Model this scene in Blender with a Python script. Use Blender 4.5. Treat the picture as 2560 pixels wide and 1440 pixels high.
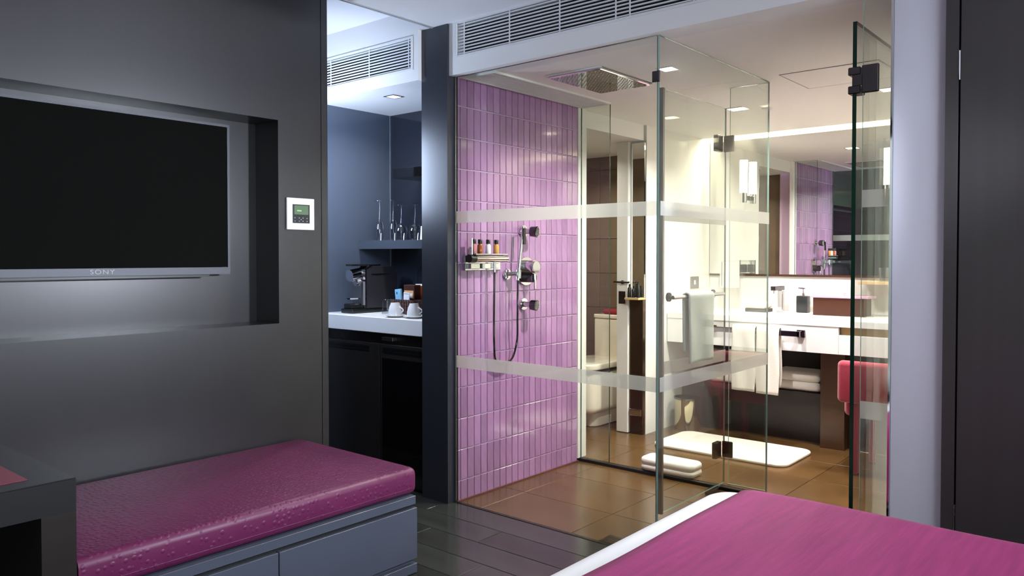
import bpy, bmesh, math, random
from mathutils import Vector, Matrix
random.seed(7)
for o in list(bpy.data.objects): bpy.data.objects.remove(o)
scene = bpy.context.scene
COL = scene.collection
PI = math.pi

# ------------------------------------------------------------------ camera
cam_d = bpy.data.cameras.new('camera'); cam = bpy.data.objects.new('camera', cam_d); COL.objects.link(cam)
cam.location = (0, 0, 1.36)
cam.rotation_euler = (math.radians(90 - 1.2), 0, math.radians(40.27))
cam_d.sensor_fit = 'HORIZONTAL'; cam_d.sensor_width = 36.0
cam_d.lens = 36.0 * 1960.0 / 2560.0
cam_d.shift_y = -36.0 / 2560.0
cam_d.clip_start = 0.02
scene.camera = cam

# ------------------------------------------------------------------ world, exposure
world = bpy.data.worlds.new('world'); scene.world = world; world.use_nodes = True
wb = world.node_tree.nodes['Background']
wb.inputs[0].default_value = (0.82, 0.89, 1.0, 1); wb.inputs[1].default_value = 8.5
vs = scene.view_settings
vs.view_transform = 'Standard'; vs.look = 'None'; vs.gamma = 1.0; vs.use_curve_mapping = False
vs.exposure = 0.15
try:
    scene.cycles.max_bounces = 14; scene.cycles.transparent_max_bounces = 24
    scene.cycles.glossy_bounces = 6; scene.cycles.diffuse_bounces = 5
    scene.cycles.caustics_reflective = False; scene.cycles.caustics_refractive = False
    scene.cycles.use_denoising = True
    scene.cycles.sample_clamp_indirect = 6.0
except Exception: pass
# daylight portals in the window behind the camera and the added right window
for nm, loc, rot, sx, sy in (('window_portal_back', (-1.55, -1.58, 1.28), (math.radians(90), 0, 0), 1.5, 2.45),
                             ('added_window_portal', (2.28, 0.75, 1.45), (math.radians(90), 0, math.radians(90)), 3.9, 1.9)):
    pl = bpy.data.lights.new(nm, 'AREA'); pl.shape = 'RECTANGLE'; pl.size = sx; pl.size_y = sy
    pl.cycles.is_portal = True
    po = bpy.data.objects.new(nm, pl); COL.objects.link(po)
    po.location = loc; po.rotation_euler = rot

# ------------------------------------------------------------------ materials
def lin(c): return tuple(((v/255.0)/12.92 if v/255.0 <= 0.04045 else (((v/255.0)+0.055)/1.055)**2.4) for v in c) + (1.0,)
M = {}
def mat(key, c, rough=0.5, metal=0.0, coat=0.0, spec=0.5, bump=None, var=None, objvar=0.0, emit=None, sheen=0.0, trans=0.0, coatr=0.05):
    m = bpy.data.materials.new(key); m.use_nodes = True; nt = m.node_tree
    p = nt.nodes['Principled BSDF']
    p.inputs['Base Color'].default_value = lin(c)
    p.inputs['Roughness'].default_value = rough; p.inputs['Metallic'].default_value = metal
    p.inputs['Coat Weight'].default_value = coat; p.inputs['Coat Roughness'].default_value = coatr
    p.inputs['Specular IOR Level'].default_value = spec
    p.inputs['Sheen Weight'].default_value = sheen
    p.inputs['Transmission Weight'].default_value = trans
    if emit: p.inputs['Emission Color'].default_value = lin(emit[0]); p.inputs['Emission Strength'].default_value = emit[1]
    tc = None
    def coords(scale):
        nonlocal tc
        if tc is None: tc = nt.nodes.new('ShaderNodeTexCoord')
        mp = nt.nodes.new('ShaderNodeMapping'); mp.inputs['Scale'].default_value = scale
        nt.links.new(tc.outputs['Object'], mp.inputs['Vector']); return mp.outputs[0]
    last = None
    if var:      # (scale vec, amount): gentle colour mottling of the material itself
        n = nt.nodes.new('ShaderNodeTexNoise'); n.inputs['Scale'].default_value = 1.0; n.inputs['Detail'].default_value = 5
        nt.links.new(coords(var[0]), n.inputs['Vector'])
        mr = nt.nodes.new('ShaderNodeMapRange'); mr.inputs[1].default_value = 0.25; mr.inputs[2].default_value = 0.75
        mr.inputs[3].default_value = 1 - var[1]; mr.inputs[4].default_value = 1 + var[1]
        nt.links.new(n.outputs[0], mr.inputs[0]); last = mr.outputs[0]
    if objvar:
        oi = nt.nodes.new('ShaderNodeObjectInfo'); mr = nt.nodes.new('ShaderNodeMapRange')
        mr.inputs[3].default_value = 1 - objvar; mr.inputs[4].default_value = 1 + objvar
        nt.links.new(oi.outputs['Random'], mr.inputs[0])
        if last is None: last = mr.outputs[0]
        else:
            mm = nt.nodes.new('ShaderNodeMath'); mm.operation = 'MULTIPLY'
            nt.links.new(last, mm.inputs[0]); nt.links.new(mr.outputs[0], mm.inputs[1]); last = mm.outputs[0]
    if last is not None:
        hs = nt.nodes.new('ShaderNodeHueSaturation'); hs.inputs['Color'].default_value = lin(c)
        nt.links.new(last, hs.inputs['Value']); nt.links.new(hs.outputs[0], p.inputs['Base Color'])
    if bump:     # (kind, scale vec, strength, distance)
        if bump[0] == 'voronoi':
            n = nt.nodes.new('ShaderNodeTexVoronoi'); n.inputs['Scale'].default_value = 1.0; n.inputs['Randomness'].default_value = 0.6; out = n.outputs['Distance']
        else:
            n = nt.nodes.new('ShaderNodeTexNoise'); n.inputs['Scale'].default_value = 1.0; n.inputs['Detail'].default_value = 4; out = n.outputs[0]
        nt.links.new(coords(bump[1]), n.inputs['Vector'])
        if bump[0] == 'voronoi':
            mr = nt.nodes.new('ShaderNodeMapRange'); mr.interpolation_type = 'SMOOTHSTEP'
            mr.inputs[1].default_value = 0.16; mr.inputs[2].default_value = 0.42; mr.inputs[3].default_value = 1; mr.inputs[4].default_value = 0
            nt.links.new(out, mr.inputs[0]); out = mr.outputs[0]
        b = nt.nodes.new('ShaderNodeBump'); b.inputs['Strength'].default_value = bump[2]; b.inputs['Distance'].default_value = bump[3]
        nt.links.new(out, b.inputs['Height']); nt.links.new(b.outputs[0], p.inputs['Normal'])
        if coat: nt.links.new(b.outputs[0], p.inputs['Coat Normal'])
    M[key] = m; return m

def glassmat(key, tint, ior=1.45, frost=0.0, frostc=(235, 238, 225)):
    m = bpy.data.materials.new(key); m.use_nodes = True; nt = m.node_tree
    nt.nodes.remove(nt.nodes['Principled BSDF']); out = nt.nodes['Material Output']
    t = nt.nodes.new('ShaderNodeBsdfTransparent'); t.inputs[0].default_value = tint
    g = nt.nodes.new('ShaderNodeBsdfGlossy'); g.inputs['Roughness'].default_value = 0.0
    f0 = ((ior-1)/(ior+1))**2          # Schlick reflectance, alike for both faces of the sheet
    lw = nt.nodes.new('ShaderNodeLayerWeight'); lw.inputs['Blend'].default_value = 0.5
    pw = nt.nodes.new('ShaderNodeMath'); pw.operation = 'POWER'; pw.inputs[1].default_value = 5.0
    nt.links.new(lw.outputs['Facing'], pw.inputs[0])
    ma = nt.nodes.new('ShaderNodeMath'); ma.operation = 'MULTIPLY_ADD'; ma.inputs[1].default_value = 1-f0; ma.inputs[2].default_value = f0
    nt.links.new(pw.outputs[0], ma.inputs[0])
    mx = nt.nodes.new('ShaderNodeMixShader'); nt.links.new(ma.outputs[0], mx.inputs[0])
    nt.links.new(t.outputs[0], mx.inputs[1]); nt.links.new(g.outputs[0], mx.inputs[2])
    last = mx.outputs[0]
    if frost:
        d = nt.nodes.new('ShaderNodeBsdfDiffuse'); d.inputs[0].default_value = lin(frostc)
        tl = nt.nodes.new('ShaderNodeBsdfTranslucent'); tl.inputs[0].default_value = lin(frostc)
        a = nt.nodes.new('ShaderNodeMixShader'); a.inputs[0].default_value = 0.5
        nt.links.new(d.outputs[0], a.inputs[1]); nt.links.new(tl.outputs[0], a.inputs[2])
        b = nt.nodes.new('ShaderNodeMixShader'); b.inputs[0].default_value = frost
        nt.links.new(last, b.inputs[1]); nt.links.new(a.outputs[0], b.inputs[2]); last = b.outputs[0]
    nt.links.new(last, out.inputs[0]); M[key] = m; return m

mat('veneer', (33, 32, 34), 0.30, spec=0.75, var=((30, 30, 1.2), 0.10), bump=('noise', (260, 260, 8), 0.05, 0.002))
mat('veneer_flat', (40, 40, 43), 0.32, spec=0.5, var=((20, 20, 1.5), 0.08))
mat('column', (44, 46, 54), 0.30, spec=0.6, var=((25, 25, 1.5), 0.06))
mat('wardrobe', (58, 55, 56), 0.42, spec=0.5, var=((30, 30, 1.2), 0.08))
mat('step_shade', (150, 151, 154), 0.5)
mat('dark_gap', (8, 8, 9), 0.7)
mat('white_paint', (232, 232, 232), 0.55)
mat('jamb_paint', (212, 214, 226), 0.45)
mat('bath_white', (238, 237, 233), 0.5)
mat('ceil_white', (235, 235, 236), 0.6)
mat('bath_ceil', (242, 240, 236), 0.6)
mat('grille_white', (226, 227, 230), 0.4)
mat('plank', (50, 51, 48), 0.17, spec=0.5, var=((1.4, 9, 2), 0.25), objvar=0.22, bump=('noise', (3, 40, 3), 0.06, 0.002))
mat('brown_tile', (86, 62, 34), 0.24, spec=0.5, var=((2.2, 3.5, 2), 0.28), objvar=0.08, bump=('noise', (5, 9, 5), 0.05, 0.003))
mat('grout_dark', (32, 26, 22), 0.8)
mat('lilac', (166, 124, 168), 0.14, coat=0.6, spec=0.5, objvar=0.14, var=((14, 14, 9), 0.10), bump=('noise', (38, 38, 26), 0.10, 0.004))
mat('lilac_grout', (206, 180, 205), 0.8)
mat('red_grout', (96, 48, 50), 0.7)
mat('chrome', (225, 225, 228), 0.05, metal=1.0)
mat('dark_chrome', (95, 90, 95), 0.16, metal=1.0)
mat('brushed', (150, 150, 152), 0.3, metal=1.0)
mat('gold_chrome', (196, 186, 158), 0.09, metal=1.0)
mat('mirror', (240, 242, 240), 0.0, metal=1.0)
mat('black', (12, 12, 13), 0.35)
mat('screen', (12, 12, 10), 0.75, spec=0.05)
mat('bezel', (74, 75, 80), 0.45, metal=0.5)
mat('nozzle', (190, 185, 175), 0.5)
mat('leather', (94, 27, 68), 0.44, spec=0.4, var=((5, 5, 5), 0.10), bump=('voronoi', (46, 46, 46), 0.4, 0.004))
mat('drawer_grey', (72, 77, 90), 0.36, spec=0.6, var=((3, 3, 3), 0.05))
mat('desk_wood', (38, 33, 30), 0.35, var=((4, 4, 40), 0.15))
mat('desk_top', (34, 34, 35), 0.38, spec=0.35)
mat('desk_pad', (130, 50, 68), 0.4)
mat('velvet', (158, 50, 112), 0.7, spec=0.12, sheen=0.08, var=((60, 4, 10), 0.16), bump=('noise', (180, 14, 14), 0.35, 0.004))
mat('sheet', (238, 238, 240), 0.8, bump=('noise', (14, 14, 14), 0.15, 0.004))
mat('towel', (240, 236, 228), 0.9, bump=('noise', (220, 220, 220), 0.5, 0.003))
mat('robe', (222, 228, 222), 0.9, bump=('noise', (180, 180, 180), 0.5, 0.003))
mat('mat_white', (240, 234, 222), 0.95, bump=('noise', (160, 160, 160), 0.6, 0.004))
mat('niche_glass', (84, 93, 108), 0.10, spec=0.6)
mat('niche_dark', (32, 36, 44), 0.10, spec=0.6)
mat('niche_edge', (150, 158, 168), 0.2, metal=0.6)
mat('shelf_grey', (62, 68, 76), 0.2)
mat('stone_white', (240, 240, 242), 0.3)
mat('cabinet', (34, 31, 30), 0.35, var=((25, 25, 2), 0.12))
mat('fridge', (10, 10, 11), 0.06, spec=0.5)
mat('machine', (56, 56, 60), 0.32)
mat('porcelain', (242, 242, 244), 0.18, coat=0.5)
mat('wicker', (70, 46, 42), 0.6)
mat('pack_orange', (188, 92, 24), 0.35)
mat('pack_dark', (58, 28, 22), 0.4)
mat('pack_blue', (132, 190, 226), 0.4)
mat('pack_peach', (226, 170, 116), 0.4)
mat('card_white', (238, 238, 242), 0.5)
mat('lcd', (92, 116, 88), 0.2, emit=((92, 116, 88), 0.15))
mat('lcd_glyph', (150, 182, 130), 0.3, emit=((150, 182, 130), 0.3))
mat('glyph', (170, 172, 174), 0.5)
mat('dark_panel', (34, 38, 40), 0.3)
mat('amber', (150, 84, 26), 0.12, spec=0.6)
mat('honey', (206, 150, 70), 0.12, spec=0.6)
mat('pink_liquid', (196, 130, 130), 0.12, spec=0.6)
mat('wood_brown', (66, 42, 24), 0.35, var=((3, 3, 30), 0.18))
mat('box_brown', (62, 30, 14), 0.35)
mat('pink_lid', (214, 168, 200), 0.25)
mat('vanity_dark', (30, 20, 18), 0.4)
mat('chair_red', (158, 34, 62), 0.85, sheen=0.4, bump=('noise', (120, 120, 120), 0.3, 0.003))
mat('ceramic', (238, 230, 214), 0.12, coat=0.6)
mat('toilet_tile', (112, 96, 78), 0.35, var=((5, 5, 5), 0.12), objvar=0.06)
mat('bronze', (86, 68, 54), 0.18, metal=0.75)
mat('red_cloth', (140, 28, 36), 0.8)
mat('tan', (206, 178, 130), 0.4)
mat('glow_warm', (255, 240, 205), 0.5, emit=((255, 232, 185), 26.0))
mat('glow_down', (255, 246, 230), 0.5, emit=((255, 240, 215), 14.0))
mat('glow_niche', (255, 250, 244), 0.5, emit=((255, 248, 240), 9.0))
mat('glow_tube', (255, 250, 240), 0.5, emit=((255, 246, 228), 5.0))
mat('glow_cool', (235, 242, 255), 0.5, emit=((205, 224, 255), 105.0))
mat('leaf', (92, 168, 46), 0.5); mat('culm', (120, 170, 70), 0.45)
mat('curtain', (34, 32, 36), 0.9); mat('stone_ground', (110, 112, 105), 0.9)
mat('green_edge', (5, 36, 25), 0.25, spec=0.3)
mat('pale_edge', (150, 178, 166), 0.1, spec=0.8)
glassmat('glass', (0.955, 0.975, 0.955, 1))
glassmat('glass_frost', (0.97, 0.975, 0.95, 1), frost=0.45, frostc=(232, 232, 226))
glassmat('clear', (0.93, 0.94, 0.955, 1), ior=1.9)
glassmat('window_glass', (0.96, 0.97, 0.97, 1))

# ------------------------------------------------------------------ builders
class G:
    def __init__(s): s.bm = bmesh.new(); s.mi = 0
    def _new(s, geom_faces):
        for f in geom_faces: f.material_index = s.mi
    def box(s, x0, x1, y0, y1, z0, z1, bev=0.0, seg=2):
        m = Matrix.Translation(((x0+x1)/2, (y0+y1)/2, (z0+z1)/2)) @ Matrix.Diagonal((abs(x1-x0), abs(y1-y0), abs(z1-z0), 1))
        n0 = set(s.bm.faces)
        r = bmesh.ops.create_cube(s.bm, size=1.0, matrix=m)
        if bev:
            es = list({e for v in r['verts'] for e in v.link_edges})
            bmesh.ops.bevel(s.bm, geom=es, offset=bev, segments=seg, profile=0.5, affect='EDGES')
        s._new([f for f in s.bm.faces if f not in n0]); return s
    def cyl(s, p0, p1, r0, r1=None, n=20, caps=True):
        r1 = r0 if r1 is None else r1
        p0 = Vector(p0); p1 = Vector(p1); d = p1 - p0
        q = d.to_track_quat('Z', 'Y').to_matrix().to_4x4()
        m = Matrix.Translation((p0+p1)/2) @ q
        n0 = set(s.bm.faces)
        bmesh.ops.create_cone(s.bm, cap_ends=caps, segments=n, radius1=r0, radius2=r1, depth=d.length, matrix=m)
        s._new([f for f in s.bm.faces if f not in n0]); return s
    def lathe(s, prof, c=(0, 0, 0), n=24, axis=(0, 0, 1)):
        q = Vector(axis).to_track_quat('Z', 'Y').to_matrix(); c = Vector(c); rings = []
        for r, z in prof:
            if r < 1e-6: rings.append([s.bm.verts.new(c + q @ Vector((0, 0, z)))])
            else: rings.append([s.bm.verts.new(c + q @ Vector((r*math.cos(2*PI*i/n), r*math.sin(2*PI*i/n), z))) for i in range(n)])
        for a, b in zip(rings, rings[1:]):
            for i in range(n):
                j = (i+1) % n
                vs_ = [a[0] if len(a) == 1 else a[i], b[0] if len(b) == 1 else b[i]]
                if len(b) > 1: vs_.append(b[j])
                if len(a) > 1: vs_.append(a[j])
                if len(vs_) >= 3:
                    try: f = s.bm.faces.new(vs_); f.material_index = s.mi
                    except ValueError: pass
        return s
    def tube(s, pts, r, n=10):
        pts = [Vector(p) for p in pts]; rings = []
        for i, p in enumerate(pts):
            d = (pts[min(i+1, len(pts)-1)] - pts[max(i-1, 0)]).normalized()
            q = d.to_track_quat('Z', 'Y').to_matrix()
            rings.append([s.bm.verts.new(p + q @ Vector((r*math.cos(2*PI*k/n), r*math.sin(2*PI*k/n), 0))) for k in range(n)])
        # keep ring orientation steady
        for a, b in zip(rings, rings[1:]):
            o = min(range(n), key=lambda k: (b[k].co - a[0].co).length)
            b[:] = b[o:] + b[:o]
            for k in range(n):
                f = s.bm.faces.new((a[k], a[(k+1) % n], b[(k+1) % n], b[k])); f.material_index = s.mi
        for e in (rings[0], rings[-1]):
            f = s.bm.faces.new(e); f.material_index = s.mi
        return s
    def prism(s, poly, axis, a, b):
        def P(u, v, w): return {'x': (w, u, v), 'y': (u, w, v), 'z': (u, v, w)}[axis]
        A = [s.bm.verts.new(P(u, v, a)) for u, v in poly]; Bv = [s.bm.verts.new(P(u, v, b)) for u, v in poly]
        fs = [s.bm.faces.new(A), s.bm.faces.new(Bv)]
        for i in range(len(poly)):
            j = (i+1) % len(poly); fs.append(s.bm.faces.new((A[i], A[j], Bv[j], Bv[i])))
        s._new(fs); return s
    def grid(s, fn, nu, nv):
        g = [[s.bm.verts.new(fn(i/nu, j/nv)) for j in range(nv+1)] for i in range(nu+1)]
        for i in range(nu):
            for j in range(nv):
                f = s.bm.faces.new((g[i][j], g[i+1][j], g[i+1][j+1], g[i][j+1])); f.material_index = s.mi
        return s

def rootloc(o):
    while o.parent is not None: o = o.parent
    return Vector(o.location)
def build(name, g, m, parent=None, smooth=False, loc=None, mats=None, angle=35):
    """link a bmesh (world coordinates) as one mesh object"""
    me = bpy.data.meshes.new(name)
    bmesh.ops.recalc_face_normals(g.bm, faces=g.bm.faces[:])
    off = rootloc(parent) if parent is not None else (Vector(loc) if loc is not None else None)
    if off is not None: bmesh.ops.translate(g.bm, verts=g.bm.verts[:], vec=-off)
    g.bm.to_mesh(me); g.bm.free()
    for k in (mats or [m]): me.materials.append(M[k])
    if smooth:
        for p in me.polygons: p.use_smooth = True
        try: me.set_sharp_from_angle(angle=math.radians(angle))
        except Exception: pass
    o = bpy.data.objects.new(name, me); COL.objects.link(o)
    if parent is not None: o.parent = parent
    elif off is not None: o.location = off
    return o
def tag(o, label, cat=None, group=None, kind=None):
    o['label'] = label
    if cat: o['category'] = cat
    if group: o['group'] = group
    if kind: o['kind'] = kind
    return o
def thing(name, label, cat, loc, group=None):
    o = bpy.data.objects.new(name, None); COL.objects.link(o); o.location = loc; o.empty_display_size = 0.05
    return tag(o, label, cat, group)
def struct(name, g, m, label, cat, mats=None, smooth=False):
    return tag(build(name, g, m, mats=mats, smooth=smooth), label, cat, None, 'structure')
def dup(root, loc, label=None, group=None):
    r = root.copy(); COL.objects.link(r); r.location = loc
    if label: r['label'] = label
    if group: r['group'] = group
    for ch in list(root.children):
        c = ch.copy(); COL.objects.link(c); c.parent = r
        for d in list(ch.children):
            e = d.copy(); COL.objects.link(e); e.parent = c
    return r
def inst(mesh, name, loc, parent):
    o = bpy.data.objects.new(name, mesh); COL.objects.link(o); o.location = Vector(loc) - rootloc(parent); o.parent = parent
    return o
def area(name, loc, rot, sx, sy, power, color, spread=PI, parent=None):
    l = bpy.data.lights.new(name, 'AREA'); l.shape = 'RECTANGLE'; l.size = sx; l.size_y = sy; l.energy = power; l.color = color; l.spread = spread
    o = bpy.data.objects.new(name, l); COL.objects.link(o); o.rotation_euler = rot
    if parent is not None: o.parent = parent; o.location = Vector(loc) - rootloc(parent)
    else: o.location = loc
    return o
def chamfer_mesh(name, w, h, d, c, m, face='x'):
    """piece with chamfered front face; centred in width/height, back at 0, front at d"""
    bm = bmesh.new()
    def P(u, v, k): return {'x': (k, u, v), 'z': (u, v, k), '-y': (u, -k, v)}[face]
    a, b = w/2, h/2
    R = []
    for (uu, vv, k) in ((a, b, 0), (a, b, d-c), (a-c, b-c, d)):
        R.append([bm.verts.new(P(x, y, k)) for x, y in ((-uu, -vv), (uu, -vv), (uu, vv), (-uu, vv))])
    for A, Bv in zip(R, R[1:]):
        for i in range(4): bm.faces.new((A[i], A[(i+1) % 4], Bv[(i+1) % 4], Bv[i]))
    bm.faces.new(R[-1]); bm.faces.new(R[0])
    bmesh.ops.recalc_face_normals(bm, faces=bm.faces[:])
    me = bpy.data.meshes.new(name); bm.to_mesh(me); bm.free(); me.materials.append(M[m]); return me

# key planes of the place
TVX = -3.36; TILEX = -3.03; GY = 3.10; CZ = 2.63; KZ = 2.75; BZ = 2.35; BF = 0.02; MY = 6.20
WIN_Y = -1.6; RX = 2.3

# ================================================================== STRUCTURE
# bedroom floor with planks
g = G(); g.box(-6.2, RX, WIN_Y-0.2, GY-0.006, -0.12, -0.012)
floor = struct('floor', g, 'dark_gap', 'dark grey plank floor of the bedroom', 'floor')
PW, PL = 0.183, 1.10
full = chamfer_mesh('plank', PL-0.004, PW-0.003, 0.012, 0.0015, 'plank', 'z')
row = 0; y = GY - 0.006 - PW/2 - 0.001
while y > WIN_Y:
    off = (0.18, 0.72, 0.41, 0.93)[row % 4]
    x = -4.9 + off
    while x < RX:
        inst(full, 'plank', (min(x, RX - PL/2), y, -0.012), floor); x += PL
    y -= PW; row += 1
# bathroom + shower floor
g = G(); g.box(-4.4, -0.6, GY, 6.5, -0.12, -0.014)
fb = struct('floor_bathroom', g, 'grout_dark', 'brown stone tile floor of the shower and bathroom', 'floor')
TS = 0.6; TH = 0.45
def bfloor(x0, x1, y0, y1, xs, ys, ztop):
    cache = {}
    for a, b in zip(xs, xs[1:]):
        for c, d in zip(ys, ys[1:]):
            A, B2, C2, D = max(a, x0), min(b, x1), max(c, y0), min(d, y1)
            if B2-A < 0.02 or D-C2 < 0.02: continue
            k = (round(B2-A, 3), round(D-C2, 3), ztop)
            if k not in cache: cache[k] = chamfer_mesh('floor_tile', k[0]-0.003, k[1]-0.003, ztop+0.014, 0.001, 'brown_tile', 'z')
            inst(cache[k], 'floor_tile', ((A+B2)/2, (C2+D)/2, -0.014), fb)
xs = [-2.86 - 0.6*i for i in range(4)][::-1] + [-2.26 + 0.6*i for i in range(5)]
bfloor(TILEX, -1.74, GY, 4.265, xs, [3.10, 3.49, 3.94, 4.39], 0.0)
bfloor(-1.74, -0.8, GY, 4.265, xs, [3.10, 3.49, 3.94, 4.39], 0.0)
bfloor(-4.35, -0.8, 4.30, 6.25, xs, [4.30, 4.75, 5.2, 5.65, 6.1, 6.3], BF)
g = G(); g.box(TILEX, -0.8, 4.265, 4.30, -0.014, BF-0.002)
struct('trim_1', g, 'black', 'step strip between shower floor and bathroom floor, its shade painted black', 'threshold')  # black stands for the shadow on the step riser
g = G(); g.box(TILEX, -0.62, GY-0.006, GY, -0.012, 0.001)
struct('trim_2', g, 'dark_gap', 'dark joint line between plank floor and brown shower floor', 'trim')

# TV wall with recess
RY0, RY1, RZ0, RZ1 = 0.62, 2.196, 1.035, 2.03; WE = 2.489
g = G()
g.box(-3.72, TVX, WIN_Y, RY0, 0, KZ); g.box(-3.72, TVX, RY1, 2.447, 0, KZ)
g.box(-3.72, TVX, RY0, RY1, 0, RZ0); g.box(-3.72, TVX, RY0, RY1, RZ1, KZ); g.box(-3.72, TVX-0.20, RY0, RY1, RZ0, RZ1)
wl = struct('wall_left', g, 'veneer', 'dark veneer wall with a deep recess holding the television', 'wall')
g = G(); g.box(-3.72, TVX, 2.451, WE, 0, KZ); build('edge_strip', g, 'veneer', wl)
g = G(); g.box(-3.72, TVX-0.006, 2.447, 2.451, 0, KZ); build('joint', g, 'dark_gap', wl)
# corridor beyond the TV wall
g = G(); g.box(-6.2, -3.72, 2.36, WE-0.02, 0, KZ)
struct('wall_corridor', g, 'veneer_flat', 'dark corridor wall running behind the television wall', 'wall')
g = G(); g.box(-6.3, -6.2, 2.3, 3.2, 0, KZ); struct('wall_corridor_end', g, 'veneer_flat', 'dark wall closing the far end of the corridor', 'wall')
g = G(); g.box(-6.2, -4.31, 3.06, 3.2, 0, KZ); struct('wall_corridor_far', g, 'veneer_flat', 'dark corridor wall to the left of the minibar niche', 'wall')
# ceilings
g = G(); g.box(-3.15, RX+0.1, WIN_Y-0.1, GY+0.15, CZ, CZ+0.1); struct('ceiling', g, 'ceil_white', 'flat white bedroom ceiling', 'ceiling')
g = G(); g.box(-6.3, -3.165, WIN_Y-0.1, GY+0.15, KZ, KZ+0.1); struct('ceiling_corridor', g, 'ceil_white', 'slightly higher white ceiling over the corridor', 'ceiling')
g = G(); g.box(-3.165, -3.15, WIN_Y-0.1, GY+0.15, CZ-0.004, KZ+0.1); struct('trim_3', g, 'step_shade', 'grey strip at the step between the two ceiling panels, shade put into its colour', 'trim')  # grey paints in the shade line of the ceiling step
# back wall with window
WX0, WX1 = -2.3, -0.8
g = G(); g.box(-3.72, WX0, WIN_Y-0.15, WIN_Y, 0, KZ); g.box(WX1, RX+0.12, WIN_Y-0.15, WIN_Y, 0, CZ)
g.box(WX0, WX1, WIN_Y-0.15, WIN_Y, 2.5, CZ); g.box(WX0, WX1, WIN_Y-0.15, WIN_Y, 0, 0.06)
struct('wall_back', g, 'veneer_flat', 'dark wall around the wide bedroom window', 'wall')
g = G()
for x in (WX0+0.02, WX1-0.02): g.box(x-0.02, x+0.02, WIN_Y-0.1, WIN_Y-0.04, 0.06, 2.5)
g.box(WX0, WX1, WIN_Y-0.1, WIN_Y-0.04, 0.06, 0.1); g.box(WX0, WX1, WIN_Y-0.1, WIN_Y-0.04, 2.46, 2.5)
w1 = struct('window_1', g, 'black', 'full height narrow window with black frame behind the bed', 'window')
for x0, x1 in ((WX0+0.04, WX1-0.04),):
    g = G(); g.box(x0, x1, WIN_Y-0.075, WIN_Y-0.065, 0.1, 2.46); build('pane', g, 'window_glass', w1)
QY0, QY1, QZ0, QZ1 = -1.2, 2.7, 0.5, 2.4
g = G(); g.box(RX, RX+0.12, WIN_Y, QY0, 0, CZ); g.box(RX, RX+0.12, QY1, 3.8, 0, CZ); g.box(RX, RX+0.12, QY0, QY1, 0, QZ0); g.box(RX, RX+0.12, QY0, QY1, QZ1, CZ)
g2 = G()
for yy in (QY0+0.02, 0.1, 1.4, QY1-0.02): g2.box(RX+0.04, RX+0.09, yy-0.02, yy+0.02, QZ0, QZ1)
g2.box(RX+0.04, RX+0.09, QY0, QY1, QZ0, QZ0+0.04); g2.box(RX+0.04, RX+0.09, QY0, QY1, QZ1-0.04, QZ1)
w2 = struct('window_added', g2, 'black', 'wide unseen window with black frame added behind the headboard for its light', 'window')  # window added out of view to send light in from the bed side
for a, b in ((QY0+0.04, 0.08), (0.12, 1.38), (1.42, QY1-0.04)):
    g2 = G(); g2.box(RX+0.06, RX+0.07, a, b, QZ0+0.04, QZ1-0.04); build('pane', g2, 'window_glass', w2)
struct('wall_right', g, 'wardrobe', 'dark bedroom wall at the head of the bed', 'wall')

# dark column between niche and shower
g = G(); g.box(-3.245, TILEX-0.012, 3.045, 3.098, 0, CZ-0.001); g.box(-3.245, -3.06, 3.098, 3.66, 0, BZ)
struct('wall_column', g, 'column', 'dark glossy column between the minibar niche and the shower', 'column')
# bulkhead over the shower and bathroom front (boxes leave a hole for the grille)
GX0, GX1, GZ0, GZ1 = -2.977, -0.95, 2.448, 2.618
g = G(); y0, y1 = 3.06, 3.16
g.box(-3.05, GX0, y0, y1, BZ, CZ); g.box(GX1, -0.6, y0, y1, BZ, CZ)
g.box(GX0, GX1, y0, y1, BZ, GZ0); g.box(GX0, GX1, y0, y1, GZ1, CZ); g.box(GX0, GX1, 3.14, y1, GZ0, GZ1)
g.box(-3.05, -0.6, y1, 3.2, BZ, CZ)
struct('wall_bulkhead', g, 'white_paint', 'white bulkhead with a long air grille above the shower glass', 'bulkhead')
# bulkhead above the niche
NX0, NX1, NZ0, NZ1 = -4.3, -3.301, 2.424, 2.590
g = G(); y0, y1 = 3.02, 3.14
g.box(NX1, -3.245, y0, y1, BZ, KZ); g.box(-6.2, NX0, y0, y1, BZ, KZ)
g.box(NX0, NX1, y0, y1, BZ, NZ0); g.box(NX0, NX1, y0, y1, NZ1, KZ); g.box(NX0, NX1, 3.115, y1, NZ0, NZ1)
g.box(-4.3, -3.245, 3.14, 3.68, BZ, BZ+0.05); g.box(-3.245, -3.166, 3.02, 3.14, CZ, KZ)
struct('wall_niche_bulkhead', g, 'white_paint', 'white bulkhead with an air grille above the minibar niche', 'bulkhead')

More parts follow.
